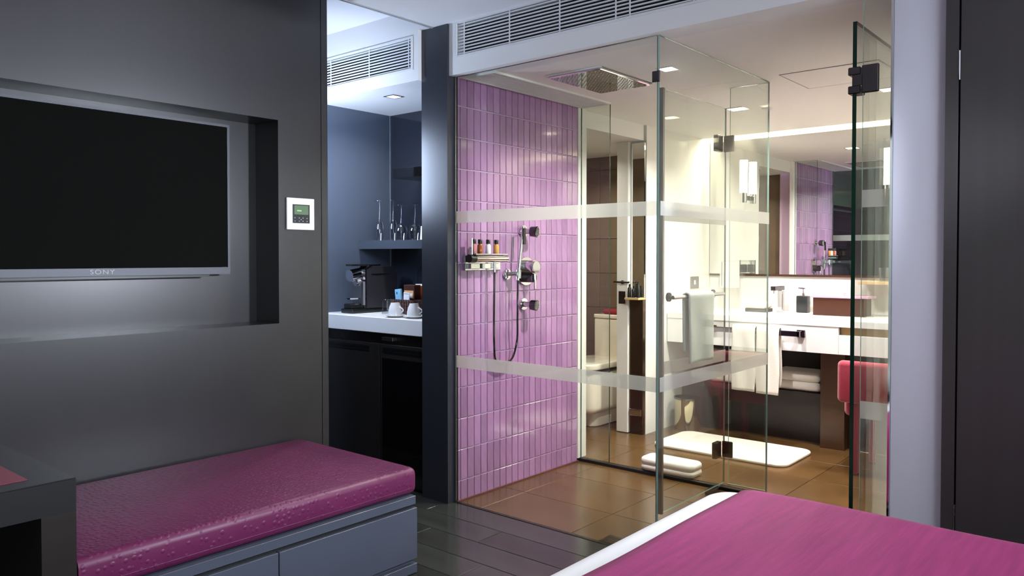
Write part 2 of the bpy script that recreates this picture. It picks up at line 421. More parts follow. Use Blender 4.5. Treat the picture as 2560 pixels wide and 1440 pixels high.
def grille(name, label, x0, x1, z0, z1, y, n, mulls):
    r = thing(name, label, 'air grille', ((x0+x1)/2, y, z0), 'ceiling air grilles')
    g = G(); g.box(x0, x1, y+0.055, y+0.06, z0, z1); build('duct_back', g, 'dark_gap', r)
    f = 0.006
    g = G(); g.box(x0-0.012, x1+0.012, y-0.006, y+0.004, z0-0.012, z0-0.0005); g.box(x0-0.012, x1+0.012, y-0.006, y+0.004, z1+0.0005, z1+0.012)
    g.box(x0-0.012, x0, y-0.006, y+0.004, z0, z1); g.box(x1, x1+0.012, y-0.006, y+0.004, z0, z1); build('frame', g, 'grille_white', r)
    bm = G(); zc = (z1-z0)/n
    bm.prism([(0.000, -0.0028), (0.007, -0.0034), (0.007, 0.0020), (0.0, 0.0028)], 'x', x0, x1)
    base = build('slat', bm, 'grille_white', None); base.parent = r
    for v in base.data.vertices: v.co -= Vector(((x0+x1)/2, 0, 0))
    base.location = (0, 0.002, zc*0.5)
    for i in range(1, n):
        o = base.copy(); COL.objects.link(o); o.parent = r; o.location = (0, 0.002, zc*(i+0.5))
    for x in mulls:
        g = G(); g.box(x-0.004, x+0.004, y+0.0005, y+0.0016, z0, z1); build('mullion', g, 'grille_white', r)
    return r
grille('air_grille', 'long white slatted air grille in the bulkhead above the shower glass', GX0, GX1, GZ0, GZ1, 3.06, 10, (-2.929, -2.61, -2.291, -1.971, -1.896, -1.58, -1.26))
grille('air_grille', 'short white slatted air grille above the minibar niche', NX0, NX1, NZ0, NZ1, 3.02, 10, (-4.04, -3.67, -3.325))

# tiled shower wall : backing + tiles
g = G(); g.box(-3.06, TILEX-0.006, GY-0.002, 4.25, 0, BZ); g.box(-3.2, -3.06, 3.66, 4.25, 0, BZ)
ws = struct('wall_shower', g, 'lilac_grout', 'shower wall clad in tall glossy lilac tiles', 'wall')
rows = [0.0]; z = 0.115
while z < BZ: rows.append(z); z += 0.1733
if BZ - rows[-1] > 0.05: rows.append(BZ)
else: rows[-1] = BZ
cols = [3.1, 3.134] + [3.134 + 0.0555*i for i in range(1, 20)] + [4.248]
cache = {}
for i, (a, b) in enumerate(zip(cols, cols[1:])):
    for c, d in zip(rows, rows[1:]):
        k = (round(b-a, 3), round(d-c, 3))
        if k not in cache: cache[k] = chamfer_mesh('wall_tile', k[0]-0.0042, k[1]-0.0060, 0.0075, 0.0018, 'lilac', 'x')
        inst(cache[k], 'wall_tile', (TILEX-0.0075, (a+b)/2, (c+d)/2), ws)
g = G(); g.box(TILEX+0.0005, TILEX+0.012, GY, 4.25, 0.0, 0.008); build('sealant_line', g, 'red_grout', ws)
g = G(); g.box(TILEX-0.012, TILEX+0.003, 3.092, 3.0975, 0, BZ); struct('trim_4', g, 'brushed', 'thin metal edge strip beside the lilac tiled wall', 'trim')

# bathroom shell
g = G(); g.box(TILEX-0.03, TILEX+0.004, 4.25, 4.345, BF, BZ); struct('trim_5', g, 'bath_white', 'white jamb at the far end of the lilac wall', 'jamb')
g = G(); g.box(-3.20, -3.06, 4.3, 5.14, 2.235, BZ); struct('trim_6', g, 'bath_white', 'white header above the toilet doorway', 'header')
g = G(); g.box(-3.27, -3.046, 5.16, 6.22, BF, BZ); struct('wall_bath_left', g, 'bath_white', 'white bathroom wall left of the vanity', 'wall')
g = G(); g.box(-3.27, -0.6, MY+0.02, MY+0.14, 0, BZ+0.06); struct('wall_bath_far', g, 'bath_white', 'white bathroom wall behind the vanity mirror', 'wall')
g = G(); g.box(-0.8, -0.68, 3.8, 6.34, 0, BZ); struct('wall_bath_right', g, 'bath_white', 'white bathroom wall beside the open glass door', 'wall')
g = G(); g.box(-3.2, -0.6, 3.2, MY-0.13, BZ, BZ+0.06); g.box(-3.2, -0.6, MY-0.13, MY+0.02, BZ+0.06, BZ+0.1)
struct('ceiling_bathroom', g, 'bath_ceil', 'white bathroom ceiling', 'ceiling')
g = G(); g.box(-4.35, -4.25, 3.7, 5.9, 0, BZ); struct('wall_toilet_left', g, 'toilet_tile', 'dark taupe wall at the left of the toilet', 'wall')
g = G(); g.box(-4.35, -3.27, 5.775, 5.9, 0, BZ); wt = struct('wall_toilet', g, 'grout_dark', 'taupe tiled wall behind the toilet', 'wall')
tm = chamfer_mesh('wall_tile', 0.597, 0.297, 0.012, 0.002, 'toilet_tile', '-y')
for ix in range(2):
    for iz in range(8): inst(tm, 'wall_tile', (-3.60-0.6*ix+0.03, 5.775, 0.17+0.3*iz), wt)
g = G(); g.box(-4.35, -3.2, 4.2, 5.9, 2.235, 2.3); struct('ceiling_toilet', g, 'bath_ceil', 'lower white ceiling over the toilet', 'ceiling')
g = G(); g.box(-4.35, -3.2, 4.1, 4.2, 0, 2.3); struct('wall_toilet_near', g, 'toilet_tile', 'taupe wall backing the minibar niche', 'wall')

# right jamb and wardrobe
g = G(); g.box(-0.793, -0.622, 3.085, 3.115, 0, CZ); g.box(-0.793, -0.70, 3.115, 3.2, 0, BZ)
struct('trim_7', g, 'jamb_paint', 'pale lavender white jamb between the bathroom glass and the wardrobe', 'jamb')
g = G(); g.box(-0.801, -0.7935, 3.075, 3.12, 0, BZ); struct('trim_8', g, 'chrome', 'slim polished channel holding the fixed glass beside the jamb', 'trim')
wd = thing('wardrobe', 'dark grey wardrobe with a flush tall door beside the pale jamb', 'wardrobe', (0.4, 3.4, 0))
g = G(); g.box(-0.62, RX-0.002, 3.09, 3.8, 0, CZ-0.002); g.box(-0.8, -0.70, 3.2, 3.79, 0.001, BZ-0.002); build('body', g, 'wardrobe', wd)
g = G(); g.box(-0.62, -0.58, 3.06, 3.09, 0, CZ-0.002); build('frame', g, 'wardrobe', wd)
for i, (a, b) in enumerate(((-0.574, 0.15), (0.155, 0.88), (0.885, 1.6))):
    g = G(); g.box(a, b, 3.062, 3.09, 0.01, CZ-0.01, 0.001, 1); d = build('door', g, 'wardrobe', wd)
    if i == 0:
        for zz in (0.45, 2.02):
            g = G(); g.cyl((a-0.003, 3.061, zz-0.05), (a-0.003, 3.061, zz+0.05), 0.003, n=8); build('hinge', g, 'chrome', d)

# ================================================================== GLASS
def pane(parent, x0, x1, y0, y1, z0, z1, edge='pale_edge'):
    g = G(); g.box(x0, x1, y0, y1, z0, z1)
    thin = 'x' if abs(x1-x0) < abs(y1-y0) else 'y'
    for f in g.bm.faces:
        n = f.normal; main = abs(n.x) > 0.9 if thin == 'x' else abs(n.y) > 0.9
        f.material_index = 0 if main else 1
    return build('pane', g, None, parent, mats=['glass', edge])
def bands(parent, x0, x1, y0, y1, side):
    for z0, z1 in ((1.547, 1.612), (0.752, 0.818)):
        g = G()
        if side == 'y-': g.box(x0, x1, y0-0.0016, y0-0.0002, z0, z1)
        else: g.box(x1+0.0002, x1+0.0016, y0, y1, z0, z1)
        build('frosted_band', g, 'glass_frost', parent)
T = 0.010
p = thing('glass_panel', 'wide fixed shower glass with frosted bands facing the bedroom', 'glass panel', (-2.4, GY, 0))
pane(p, TILEX+0.004, -1.778, GY, GY+T, 0.004, BZ-0.002, 'green_edge'); bands(p, TILEX+0.004, -1.778, GY, GY+T, 'y-')
for zz in (2.14,):
    g = G(); g.box(-1.80, -1.762, GY-0.008, GY-0.0005, zz, zz+0.05, 0.002, 1); build('corner_clamp', g, 'dark_chrome', p)
p = thing('glass_panel', 'fixed shower side glass with frosted bands running into the bathroom', 'glass panel', (-1.77, 3.7, 0))
pane(p, -1.775, -1.765, GY, 4.335, 0.004, BZ-0.002); bands(p, -1.775, -1.765, GY+0.01, 4.335, 'x+')
p = thing('glass_panel', 'narrow fixed glass at the far end of the lilac tile wall', 'glass panel', (-2.9, 4.28, BF))
pane(p, TILEX+0.006, -2.80, 4.28, 4.29, BF+0.002, BZ-0.002, 'green_edge')
p = thing('glass_panel', 'narrow fixed return glass carrying the open shower door', 'glass panel', (-1.9, 4.34, BF))
pane(p, -2.005, -1.777, 4.34, 4.35, BF+0.002, BZ-0.002)
g = G(); g.box(-2.005, -1.777, 4.3384, 4.3398, 0.752, 0.818); build('frosted_band', g, 'glass_frost', p)
p = thing('shower_door', 'frameless glass shower door standing open inside the shower', 'glass door', (-2.024, 3.95, 0.03))
pane(p, -2.029, -2.019, 3.585, 4.325, 0.03, 2.228); bands(p, -2.029, -2.019, 3.585, 4.325, 'x+')
g = G(); g.box(-2.038, -2.010, 3.568, 3.5845, 0.03, 2.228); build('edge_seal', g, 'brushed', p)
for zz in (1.975, 0.18):
    g = G(); g.box(-2.06, -2.031, 4.24, 4.31, zz, zz+0.095, 0.003, 1); h_ = build('hinge', g, 'dark_chrome', p)
    g = G(); g.box(-2.035, -1.972, 4.319, 4.337, zz, zz+0.095, 0.004, 1); build('hinge_plate', g, 'dark_chrome', h_)
g = G(); g.box(-2.045, -2.0, 4.12, 4.24, 0.001, 0.028, 0.004, 1); build('pivot', g, 'dark_chrome', p)
p = thing('glass_panel', 'slim fixed glass strip between entrance door hinge and pale jamb', 'glass panel', (-0.85, GY, 0))
pane(p, -0.905, -0.802, GY, GY+T, 0.004, BZ-0.002)
g = G(); g.box(-0.904, -0.803, GY-0.0016, GY-0.0002, 0.752, 0.818); build('frosted_band', g, 'glass_frost', p)
g = G(); g.box(-0.904, -0.803, GY-0.0016, GY-0.0002, 1.547, 1.612); build('frosted_band', g, 'glass_frost', p)
p = thing('bathroom_door', 'open glass bathroom door seen edge on with dark green edge', 'glass door', (-0.93, 3.5, 0.01))
pane(p, -0.940, -0.925, GY-0.005, 3.93, 0.01, 2.245, 'green_edge')
for zz in (1.974, 0.2):
    g = G(); g.box(-0.955, -0.91, GY-0.012, GY+0.05, zz+0.07, zz+0.1, 0.003, 1); g.box(-0.955, -0.91, GY-0.012, GY+0.05, zz, zz+0.03, 0.003, 1); g.box(-0.94, -0.9, GY-0.01, GY-0.001, zz+0.03, zz+0.07)
    h_ = build('hinge', g, 'dark_chrome', p)
    g = G(); g.box(-0.905, -0.845, GY-0.016, GY-0.002, zz-0.002, zz+0.102, 0.004, 2); build('hinge_plate', g, 'dark_chrome', h_)

# ================================================================== TELEVISION, THERMOSTAT
tv = thing('television', 'large flat black television with slim grey bezel in wall recess', 'television', (-3.5, 1.42, 1.28))
TY0, TY1, TZ0, TZ1 = 0.826, 2.010, 1.279, 1.995
g = G(); g.box(-3.545, -3.498, TY0+0.03, TY1-0.03, TZ0+0.02, TZ1-0.02); build('body', g, 'black', tv)
g = G(); x0, x1 = -3.50, -3.486
g.box(x0, x1, TY0, TY0+0.012, TZ0, TZ1); g.box(x0, x1, TY1-0.012, TY1, TZ0, TZ1); g.box(x0, x1, TY0+0.012, TY1-0.012, TZ1-0.012, TZ1); g.box(x0, x1, TY0+0.012, TY1-0.012, TZ0, TZ0+0.033)
build('bezel', g, 'bezel', tv)
g = G(); g.box(-3.498, -3.490, TY0+0.013, TY1-0.013, TZ0+0.034, TZ1-0.013); build('screen', g, 'screen', tv)
g = G(); g.box(-3.52, -3.50, TY0+0.15, TY1-0.1, TZ0-0.012, TZ0); build('speaker_bar', g, 'black', tv)
g = G(); g.box(-3.559, -3.545, 1.2, 1.64, 1.45, 1.8); build('wall_bracket', g, 'black', tv)
cu = bpy.data.curves.new('lettering', 'FONT'); cu.body = 'SONY'; cu.size = 0.026; cu.align_x = 'CENTER'; cu.align_y = 'CENTER'; cu.extrude = 0.0008; cu.space_character = 1.15
to = bpy.data.objects.new('tmp', cu); COL.objects.link(to)
bpy.context.view_layer.update()
me = bpy.data.meshes.new_from_object(to.evaluated_get(bpy.context.evaluated_depsgraph_get()))
bpy.data.objects.remove(to)
me.transform(Matrix.Diagonal((1.35, 1, 1, 1))); me.transform(Matrix(((0, 0, 1, 0), (1, 0, 0, 0), (0, 1, 0, 0), (0, 0, 0, 1))))
me.materials.clear(); me.materials.append(M['glyph'])
lo = bpy.data.objects.new('lettering', me); COL.objects.link(lo); lo.parent = tv; lo.location = Vector((-3.4855, 1.418, 1.296)) - Vector(tv.location)

th = thing('thermostat', 'white square wall thermostat with small green display', 'thermostat', (TVX, 2.316, 1.576))
x = TVX+0.0005
g = G(); g.box(x, x+0.012, 2.236, 2.397, 1.497, 1.655, 0.002, 1); pl_ = build('plate', g, 'white_paint', th)
g = G(); g.box(x+0.0122, x+0.014, 2.268, 2.367, 1.530, 1.623); build('face', g, 'dark_panel', th)
g = G(); g.box(x+0.0142, x+0.0148, 2.276, 2.359, 1.573, 1.618); sc_ = build('display', g, 'lcd', th)
g = G(); g.box(x+0.0149, x+0.0151, 2.292, 2.318, 1.589, 1.595); build('readout', g, 'lcd_glyph', sc_)
for i, (yy, zz) in enumerate([(2.280, 1.556), (2.305, 1.556), (2.327, 1.556), (2.351, 1.555), (2.316, 1.548), (2.280, 1.540), (2.305, 1.540), (2.327, 1.540), (2.351, 1.540)]):
    g = G(); g.cyl((x+0.0141, yy, zz), (x+0.0148, yy, zz), 0.0028, n=10); build('button', g, 'glyph', th)

# ================================================================== BENCH, DESK, BED
bn = thing('bench', 'long low bench cabinet with grey drawers along the television wall', 'bench', (-2.92, 1.65, 0))
BX0, BX1, BY0, BY1 = TVX+0.002, -2.50, 0.938, 2.288
g = G(); g.box(BX0, BX1, BY0, BY1, 0.0, 0.336); build('carcass', g, 'drawer_grey', bn)
g = G(); g.box(BX1, BX1+0.02, BY0, BY1, 0.3, 0.336, 0.0015, 1); build('top_rail', g, 'drawer_grey', bn)
for z0, z1 in ((0.064, 0.284), (0.004, 0.044)):
    for a, b in ((BY0, 1.611), (1.615, BY1+0.006)):
        g = G(); g.box(BX1+0.001, BX1+0.022, a, b, z0, z1, 0.0015, 1); build('drawer', g, 'drawer_grey', bn)
g = G(); g.box(BX1, BX1+0.004, BY0, BY1, 0.284, 0.3); build('grip_gap', g, 'dark_gap', bn)
cu_ = thing('bench_cushion', 'purple ostrich leather seat cushion on the bench', 'cushion', (-2.93, 1.64, 0.336))
g = G(); g.box(TVX+0.004, -2.496, 0.80, 2.315, 0.337, 0.452, 0.03, 4)
bmesh.ops.bisect_plane(g.bm, geom=g.bm.verts[:]+g.bm.edges[:]+g.bm.faces[:], plane_co=(0, 0.938, 0), plane_no=(0, -1, 0), clear_outer=True)
bmesh.ops.holes_fill(g.bm, edges=[e for e in g.bm.edges if e.is_boundary])
build('pad', g, 'leather', cu_, smooth=True, angle=60)
g = G(); g.tube([(-2.4985, 0.94, 0.366), (-2.4985, 1.6, 0.366), (-2.4985, 2.285, 0.366)], 0.003, 6); build('piping', g, 'leather', cu_, smooth=True)
dk = thing('desk', 'dark open box side table with red inset top beside the bench', 'side table', (-2.9, 0.55, 0))
DX0, DX1, DY0, DY1, DZ = TVX+0.002, -2.5, 0.12, 0.935, 0.703
g = G(); g.box(DX0, DX1, DY1-0.095, DY1, 0, DZ-0.1); build('side_panel', g, 'desk_wood', dk)
g = G(); g.box(DX0, DX1, DY0, DY0+0.095, 0, DZ-0.1); build('side_panel', g, 'desk_wood', dk)
g = G(); g.box(DX0, DX1, DY0, DY1, DZ-0.1, DZ-0.004); g.box(DX0, DX1, DY0, DY1, DZ-0.0039, DZ, 0.001, 1); build('top', g, 'desk_top', dk)
g = G(); g.box(DX0+0.09, DX1-0.075, DY0+0.1, DY1-0.105, DZ+0.0002, DZ+0.002); build('inset', g, 'desk_pad', dk)
g = G(); g.box(DX0, DX0+0.02, DY0+0.095, DY1-0.095, 0, DZ-0.1); build('back_panel', g, 'dark_gap', dk)

bd = thing('bed', 'bed with white sheet at the foot of the purple throw', 'bed', (0.2, 1.45, 0))
g = G(); g.box(-1.08, 1.0, 0.5, 2.42, 0.0, 0.24, 0.01, 1); build('base', g, 'desk_wood', bd)
def puff(x0, x1, y0, y1, z0, z1, r, rc, seg=6):
    """pillowy slab: rounded in plan (rc) and on its upper and lower rims (r)"""
    g = G(); prof = [(0, z0)]
    rings = []
    def plan(ins):
        pts = []
        for cx, cy, a0 in ((x1-rc, y1-rc, 0), (x0+rc, y1-rc, 90), (x0+rc, y0+rc, 180), (x1-rc, y0+rc, 270)):
            for k in range(9):
                a = math.radians(a0 + 90*k/8); rr = max(rc-ins, 0.002); pts.append((cx+rr*math.cos(a), cy+rr*math.sin(a)))
        return pts
    lv = [(r*(1-math.sin(PI/2*k/seg)), z0+r*(1-math.cos(PI/2*k/seg))) for k in range(seg+1)] + [(r*(1-math.cos(PI/2*k/seg)), z1-r+r*math.sin(PI/2*k/seg)) for k in range(seg+1)]
    for ins, zz in lv: rings.append([g.bm.verts.new((px, py, zz)) for px, py in plan(ins)])
    n = len(rings[0])
    for a, b in zip(rings, rings[1:]):
        for i in range(n): g.bm.faces.new((a[i], a[(i+1) % n], b[(i+1) % n], b[i]))
    g.bm.faces.new(rings[0]); g.bm.faces.new(rings[-1]); return g
build('mattress', puff(-1.19, 1.05, 0.45, 2.475, 0.242, 0.592, 0.07, 0.12), 'sheet', bd, smooth=True, angle=70)
hb = thing('headboard', 'tall dark headboard against the bedroom wall', 'headboard', (2.2, 1.45, 0))
g = G(); g.box(1.06, 1.12, 0.3, 2.5, 0, 1.1, 0.01, 2); build('panel', g, 'wardrobe', hb)
# throw: covers the top and hangs down the long sides
g = G()
def throw(u, v):
    xx = -1.065 + u*1.9
    s_ = v*3.2 - 0.2
    y0, y1, zt, r = 0.445, 2.482, 0.604, 0.07
    L = y1-y0-2*r; q = PI*r/2; side = 0.26
    tot = side*2+q*2+L; d = v*tot
    if d < side: yy, zz = y0, zt-r-(side-d)
    elif d < side+q: a = (d-side)/r; yy, zz = y0+r-r*math.cos(a), zt-r+r*math.sin(a)
    elif d < side+q+L: yy, zz = y0+r+(d-side-q), zt
    elif d < side+2*q+L: a = (d-side-q-L)/r; yy, zz = y1-r+r*math.sin(a), zt-r+r*math.cos(a)
    else: yy, zz = y1, zt-r-(d-side-2*q-L)
    # follow the rounded corner of the mattress at the foot
    dx = max(0.0, (-1.19+0.12)-xx)
    if dx > 0 and yy > 1.4:
        sh = 0.12-math.sqrt(max(0, 0.12**2-dx**2)); yy -= sh*max(0, min(1, (yy-2.2)/0.2))
    e = max(0.0, 1-(u*1.9)/0.05); zz -= 0.006*e*e
    zz += 0.0025*math.sin(xx*7+yy*3)+0.002*math.sin(yy*9-xx*2)
    return Vector((xx, yy, zz))
g.grid(throw, 60, 90)
tr = tag(build('bed_throw', g, 'velvet', None, smooth=True, loc=(0, 1.45, 0.6), angle=80), 'purple velvet throw spread over the white bed', 'throw')
sm = tr.modifiers.new('s', 'SOLIDIFY'); sm.thickness = 0.007; sm.offset = 1

# ================================================================== MINIBAR NICHE
g = G(); g.box(-4.30, -4.222, 3.2, 3.68, 0, BZ); g.box(-4.30, -4.222, 2.92, 3.2, 0, BZ); struct('wall_niche_left', g, 'niche_glass', 'blue grey glass panel on the left of the minibar niche', 'wall')
g = G(); g.box(-4.222, -3.245, 3.662, 3.70, 0, BZ); struct('wall_niche_back', g, 'niche_dark', 'dark blue glass panel at the back of the minibar niche', 'wall')
g = G(); g.box(-4.2218, -4.217, 3.655, 3.6618, 1.0, BZ); struct('trim_9', g, 'niche_edge', 'thin pale edge in the corner of the minibar niche', 'trim')
mc = thing('minibar_cabinet', 'dark minibar cabinet with glass fronted fridge under white counter', 'cabinet', (-3.73, 3.35, 0))
g = G(); g.box(-4.22, -3.247, 3.10, 3.66, 0.0, 0.905); build('body', g, 'cabinet', mc)
g = G(); g.box(-4.215, -3.655, 3.078, 3.1, 0.02, 0.84, 0.0015, 1); d = build('door', g, 'cabinet', mc)
g = G(); g.box(-3.648, -3.25, 3.078, 3.1, 0.02, 0.84, 0.0015, 1); d2 = build('door', g, 'cabinet', mc)
g = G(); g.box(-3.625, -3.262, 3.074, 3.0775, 0.1, 0.757); build('fridge_window', g, 'fridge', d2)
for a, b, dd in ((-4.19, -3.75, d), (-3.62, -3.29, d2)):
    for zz in (0.79, 0.81):
        g = G(); g.box(a, b, 3.073, 3.0775, zz, zz+0.012); build('vent_slot', g, 'black', dd)
g = G(); g.box(-3.62, -3.52, 3.066, 3.0995, 0.862, 0.885, 0.002, 1); build('handle', g, 'brushed', mc)
g = G(); g.box(-4.22, -3.247, 3.05, 3.66, 0.908, 1.0, 0.003, 1); ct = tag(build('counter', g, 'stone_white', loc=(-3.73, 3.35, 0.908)), 'thick white stone counter of the minibar', 'counter')
lsf = tag(build('shelf', G().box(-4.22, -3.247, 3.378, 3.66, 1.414, 1.470, 0.001, 1), 'niche_edge', loc=(-3.73, 3.5, 1.414)), 'grey glass shelf holding the wine glasses', 'shelf')
lsf.data.materials.clear(); lsf.data.materials.append(M['shelf_grey'])
tag(build('shelf', G().box(-3.90, -3.247, 3.40, 3.66, 1.872, 1.932, 0.001, 1), 'fridge', loc=(-3.6, 3.53, 1.872)), 'dark upper shelf in the minibar niche', 'shelf')
def downlight(name, label, cx, cy, z, s, glow, power, color, group, frame='white_paint'):
    r = thing(name, label, 'downlight', (cx, cy, z), group)
    g = G(); f = 0.012
    g.box(cx-s, cx+s, cy-s, cy-s+f, z-0.004, z-0.0005); g.box(cx-s, cx+s, cy+s-f, cy+s, z-0.004, z-0.0005)
    g.box(cx-s, cx-s+f, cy-s+f, cy+s-f, z-0.004, z-0.0005); g.box(cx+s-f, cx+s, cy-s+f, cy+s-f, z-0.004, z-0.0005); build('frame', g, frame, r)
    g = G(); g.box(cx-s+f, cx+s-f, cy-s+f, cy+s-f, z-0.003, z-0.001); build('lens', g, glow, r)
    if power: area(name+'_light', (cx, cy, z-0.012), (0, 0, 0), s*1.6, s*1.6, power, color, math.radians(150), r)
    return r
downlight('downlight', 'small square downlight in the minibar niche ceiling', -3.69, 3.23, BZ, 0.045, 'glow_niche', 7, (1, .97, .95), None, 'brushed')

# coffee machine
cm = thing('coffee_machine', 'black capsule coffee machine with chrome head at left of counter', 'coffee machine', (-4.04, 3.33, 1.0))
X0, X1 = -4.105, -3.995
g = G(); g.prism([(3.26, 1.03), (3.52, 1.03), (3.52, 1.26), (3.49, 1.30), (3.30, 1.30), (3.26, 1.285)], 'x', X0, X1); build('body', g, 'machine', cm)
g = G(); g.prism([(3.247, 1.03), (3.26, 1.03), (3.26, 1.28), (3.30, 1.30), (3.30, 1.306), (3.285, 1.306), (3.247, 1.285)], 'x', X0-0.002, X1+0.002); build('front_trim', g, 'chrome', cm)
g = G(); g.box(X0-0.004, X1+0.004, 3.14, 3.52, 1.001, 1.03, 0.008, 2); build('base', g, 'black', cm)
g = G(); g.cyl((-4.05, 3.25, 1.252), (-4.05, 3.165, 1.240), 0.04, 0.04, 24); g.cyl((-4.05, 3.25, 1.2), (-4.05, 3.21, 1.19), 0.02, n=14); build('brew_head', g, 'chrome', cm, smooth=True)
g = G(); g.box(-4.085, -4.015, 3.16, 3.4, 1.303, 1.315, 0.004, 1); build('lever', g, 'black', cm)
g = G(); g.box(X0+0.01, X1-0.01, 3.226, 3.246, 1.05, 1.2); build('back_plate', g, 'brushed', cm)
g = G(); g.lathe([(0, 0), (0.045, 0), (0.048, 0.008), (0.04, 0.011), (0, 0.009)], (-4.05, 3.185, 1.09), 24); g.box(-4.06, -4.04, 3.185, 3.226, 1.09, 1.1); build('cup_tray', g, 'chrome', cm, smooth=True)
g = G(); g.box(X0+0.015, X1-0.015, 3.15, 3.246, 1.03, 1.06, 0.004, 1); build('drip_box', g, 'black', cm)
g = G(); g.box(X1, X1+0.002, 3.3, 3.45, 1.245, 1.252); build('side_groove', g, 'black', cm)

# cups on saucers
def saucer(loc, label):
    g = G(); g.lathe([(0, 0.003), (0.03, 0.001), (0.035, 0.0), (0.045, 0.004), (0.066, 0.012), (0.064, 0.014), (0.044, 0.008), (0.0, 0.007)], loc, 32)
    return tag(build('saucer', g, 'porcelain', smooth=True, loc=loc, angle=60), label, 'saucer', 'white coffee saucers')
def cup(loc, label):
    c = thing('coffee_cup', label, 'cup', loc, 'white coffee cups'); x, y, z = loc
    g = G(); g.lathe([(0.040, 0.0), (0.043, 0.0), (0.0415, 0.026), (0.035, 0.056), (0.028, 0.071), (0.026, 0.079), (0, 0.079)], loc, 32)
    g.lathe([(0.040, 0.0), (0.038, 0.026), (0.032, 0.053), (0.0, 0.066)], loc, 32); build('body', g, 'porcelain', c, smooth=True, angle=50)
    pts = [(x+0.036+0.026*math.sin(PI*k/10), y+0.008*math.sin(PI*k/10), z+0.056-0.040*k/10) for k in range(11)]
    g = G(); g.tube(pts, 0.0038, 8); build('handle', g, 'porcelain', c, smooth=True)
C1 = (-3.575, 3.135, 1.0005); C2 = (-3.432, 3.155, 1.0005)
saucer(C1, 'white saucer nearer the coffee machine under an upturned cup'); saucer(C2, 'white saucer nearer the dark column under an upturned cup')
cup((C1[0], C1[1], 1.008), 'upturned white coffee cup nearer the coffee machine'); cup((C2[0], C2[1], 1.008), 'upturned white coffee cup nearer the dark column')
# basket of snacks
bk = thing('wicker_basket', 'dark brown woven basket behind the coffee cups', 'basket', (-3.69, 3.37, 1.0))
bx0, bx1, by0, by1 = -3.80, -3.60, 3.30, 3.46
for i in range(8):
    g = G(); zz = 1.008+i*0.0115; k = 0.002*(i % 2)
    g.box(bx0-k, bx1+k, by0-k-0.005, by0-k, zz-0.0055, zz+0.005, 0.002, 1); g.box(bx0-k, bx1+k, by1+k, by1+k+0.005, zz-0.0055, zz+0.005)
    g.box(bx0-k-0.005, bx0-k, by0-k, by1+k, zz-0.0055, zz+0.005); g.box(bx1+k, bx1+k+0.005, by0-k, by1+k, zz-0.0055, zz+0.005); build('weave_strand', g, 'wicker', bk)
g = G()
for i in range(9): xx = bx0+0.01+i*(bx1-bx0-0.02)/8; g.box(xx-0.004, xx+0.004, by0-0.01, by0-0.004, 1.0005, 1.095)
for i in range(7): yy = by0+0.01+i*(by1-by0-0.02)/6; g.box(bx1+0.004, bx1+0.01, yy-0.004, yy+0.004, 1.0005, 1.095)
build('upright_strands', g, 'wicker', bk)
g = G(); g.box(bx0, bx1, by0, by1, 1.001, 1.006); build('bottom', g, 'wicker', bk)
def pack(name, label, x0, x1, y0, y1, z0, z1, body, prints, tilt=0.0, cat='packet'):
    c = Vector(((x0+x1)/2, (y0+y1)/2, z0)); r = thing(name, label, cat, c); r.rotation_euler = (0, tilt, 0)
    g = G(); g.box(x0, x1, y0, y1, z0, z1, 0.003, 1); build('body', g, body, r)
    for i, (u0, u1, v0, v1, m_) in enumerate(prints):
        g = G(); e = 0.0006*(i+1); g.box(x0+u0*(x1-x0), x0+u1*(x1-x0), y0-e-0.0004, y0-e, z0+v0*(z1-z0), z0+v1*(z1-z0)); build('print', g, m_, r)
pack('snack_packet', 'light blue snack packet leaning in the basket', -3.782, -3.727, 3.325, 3.343, 1.012, 1.158, 'pack_blue', [(0.0, 1, 0.3, 0.55, 'pack_peach'), (0.1, 0.9, 0.0, 0.32, 'drawer_grey'), (0.35, 0.5, 0.78, 0.88, 'dark_panel')], -0.12)
pack('snack_jar', 'dark snack bag with orange print standing in the basket', -3.735, -3.635, 3.345, 3.40, 1.01, 1.185, 'pack_dark', [(0.08, 0.92, 0.52, 0.8, 'pack_peach'), (0.05, 0.95, 0.05, 0.4, 'pack_peach'), (0.0, 0.3, 0.1, 0.4, 'red_cloth'), (0.2, 0.85, 0.55, 0.7, 'card_white')])
pack('snack_packet', 'bright orange snack packet at the back of the basket', -3.70, -3.61, 3.41, 3.45, 1.01, 1.19, 'pack_orange', [(0.1, 0.9, 0.94, 1.0, 'card_white')])
pack('price_card', 'white price card tucked in front of the snack bag', -3.705, -3.65, 3.316, 3.319, 1.07, 1.14, 'card_white', [(0.1, 0.9, 0.82, 0.9, 'glyph')], 0.05, 'card')
cf = thing('water_carafe', 'clear glass tumbler turned down beside the basket', 'glass', (-3.84, 3.30, 1.0))
g = G(); g.lathe([(0.032, 0.0), (0.034, 0.0), (0.030, 0.085), (0.026, 0.092), (0, 0.092)], (-3.84, 3.30, 1.0005), 28); g.lathe([(0.031, 0.0), (0.027, 0.08), (0, 0.084)], (-3.84, 3.30, 1.0005), 28); build('body', g, 'clear', cf, smooth=True, angle=50)
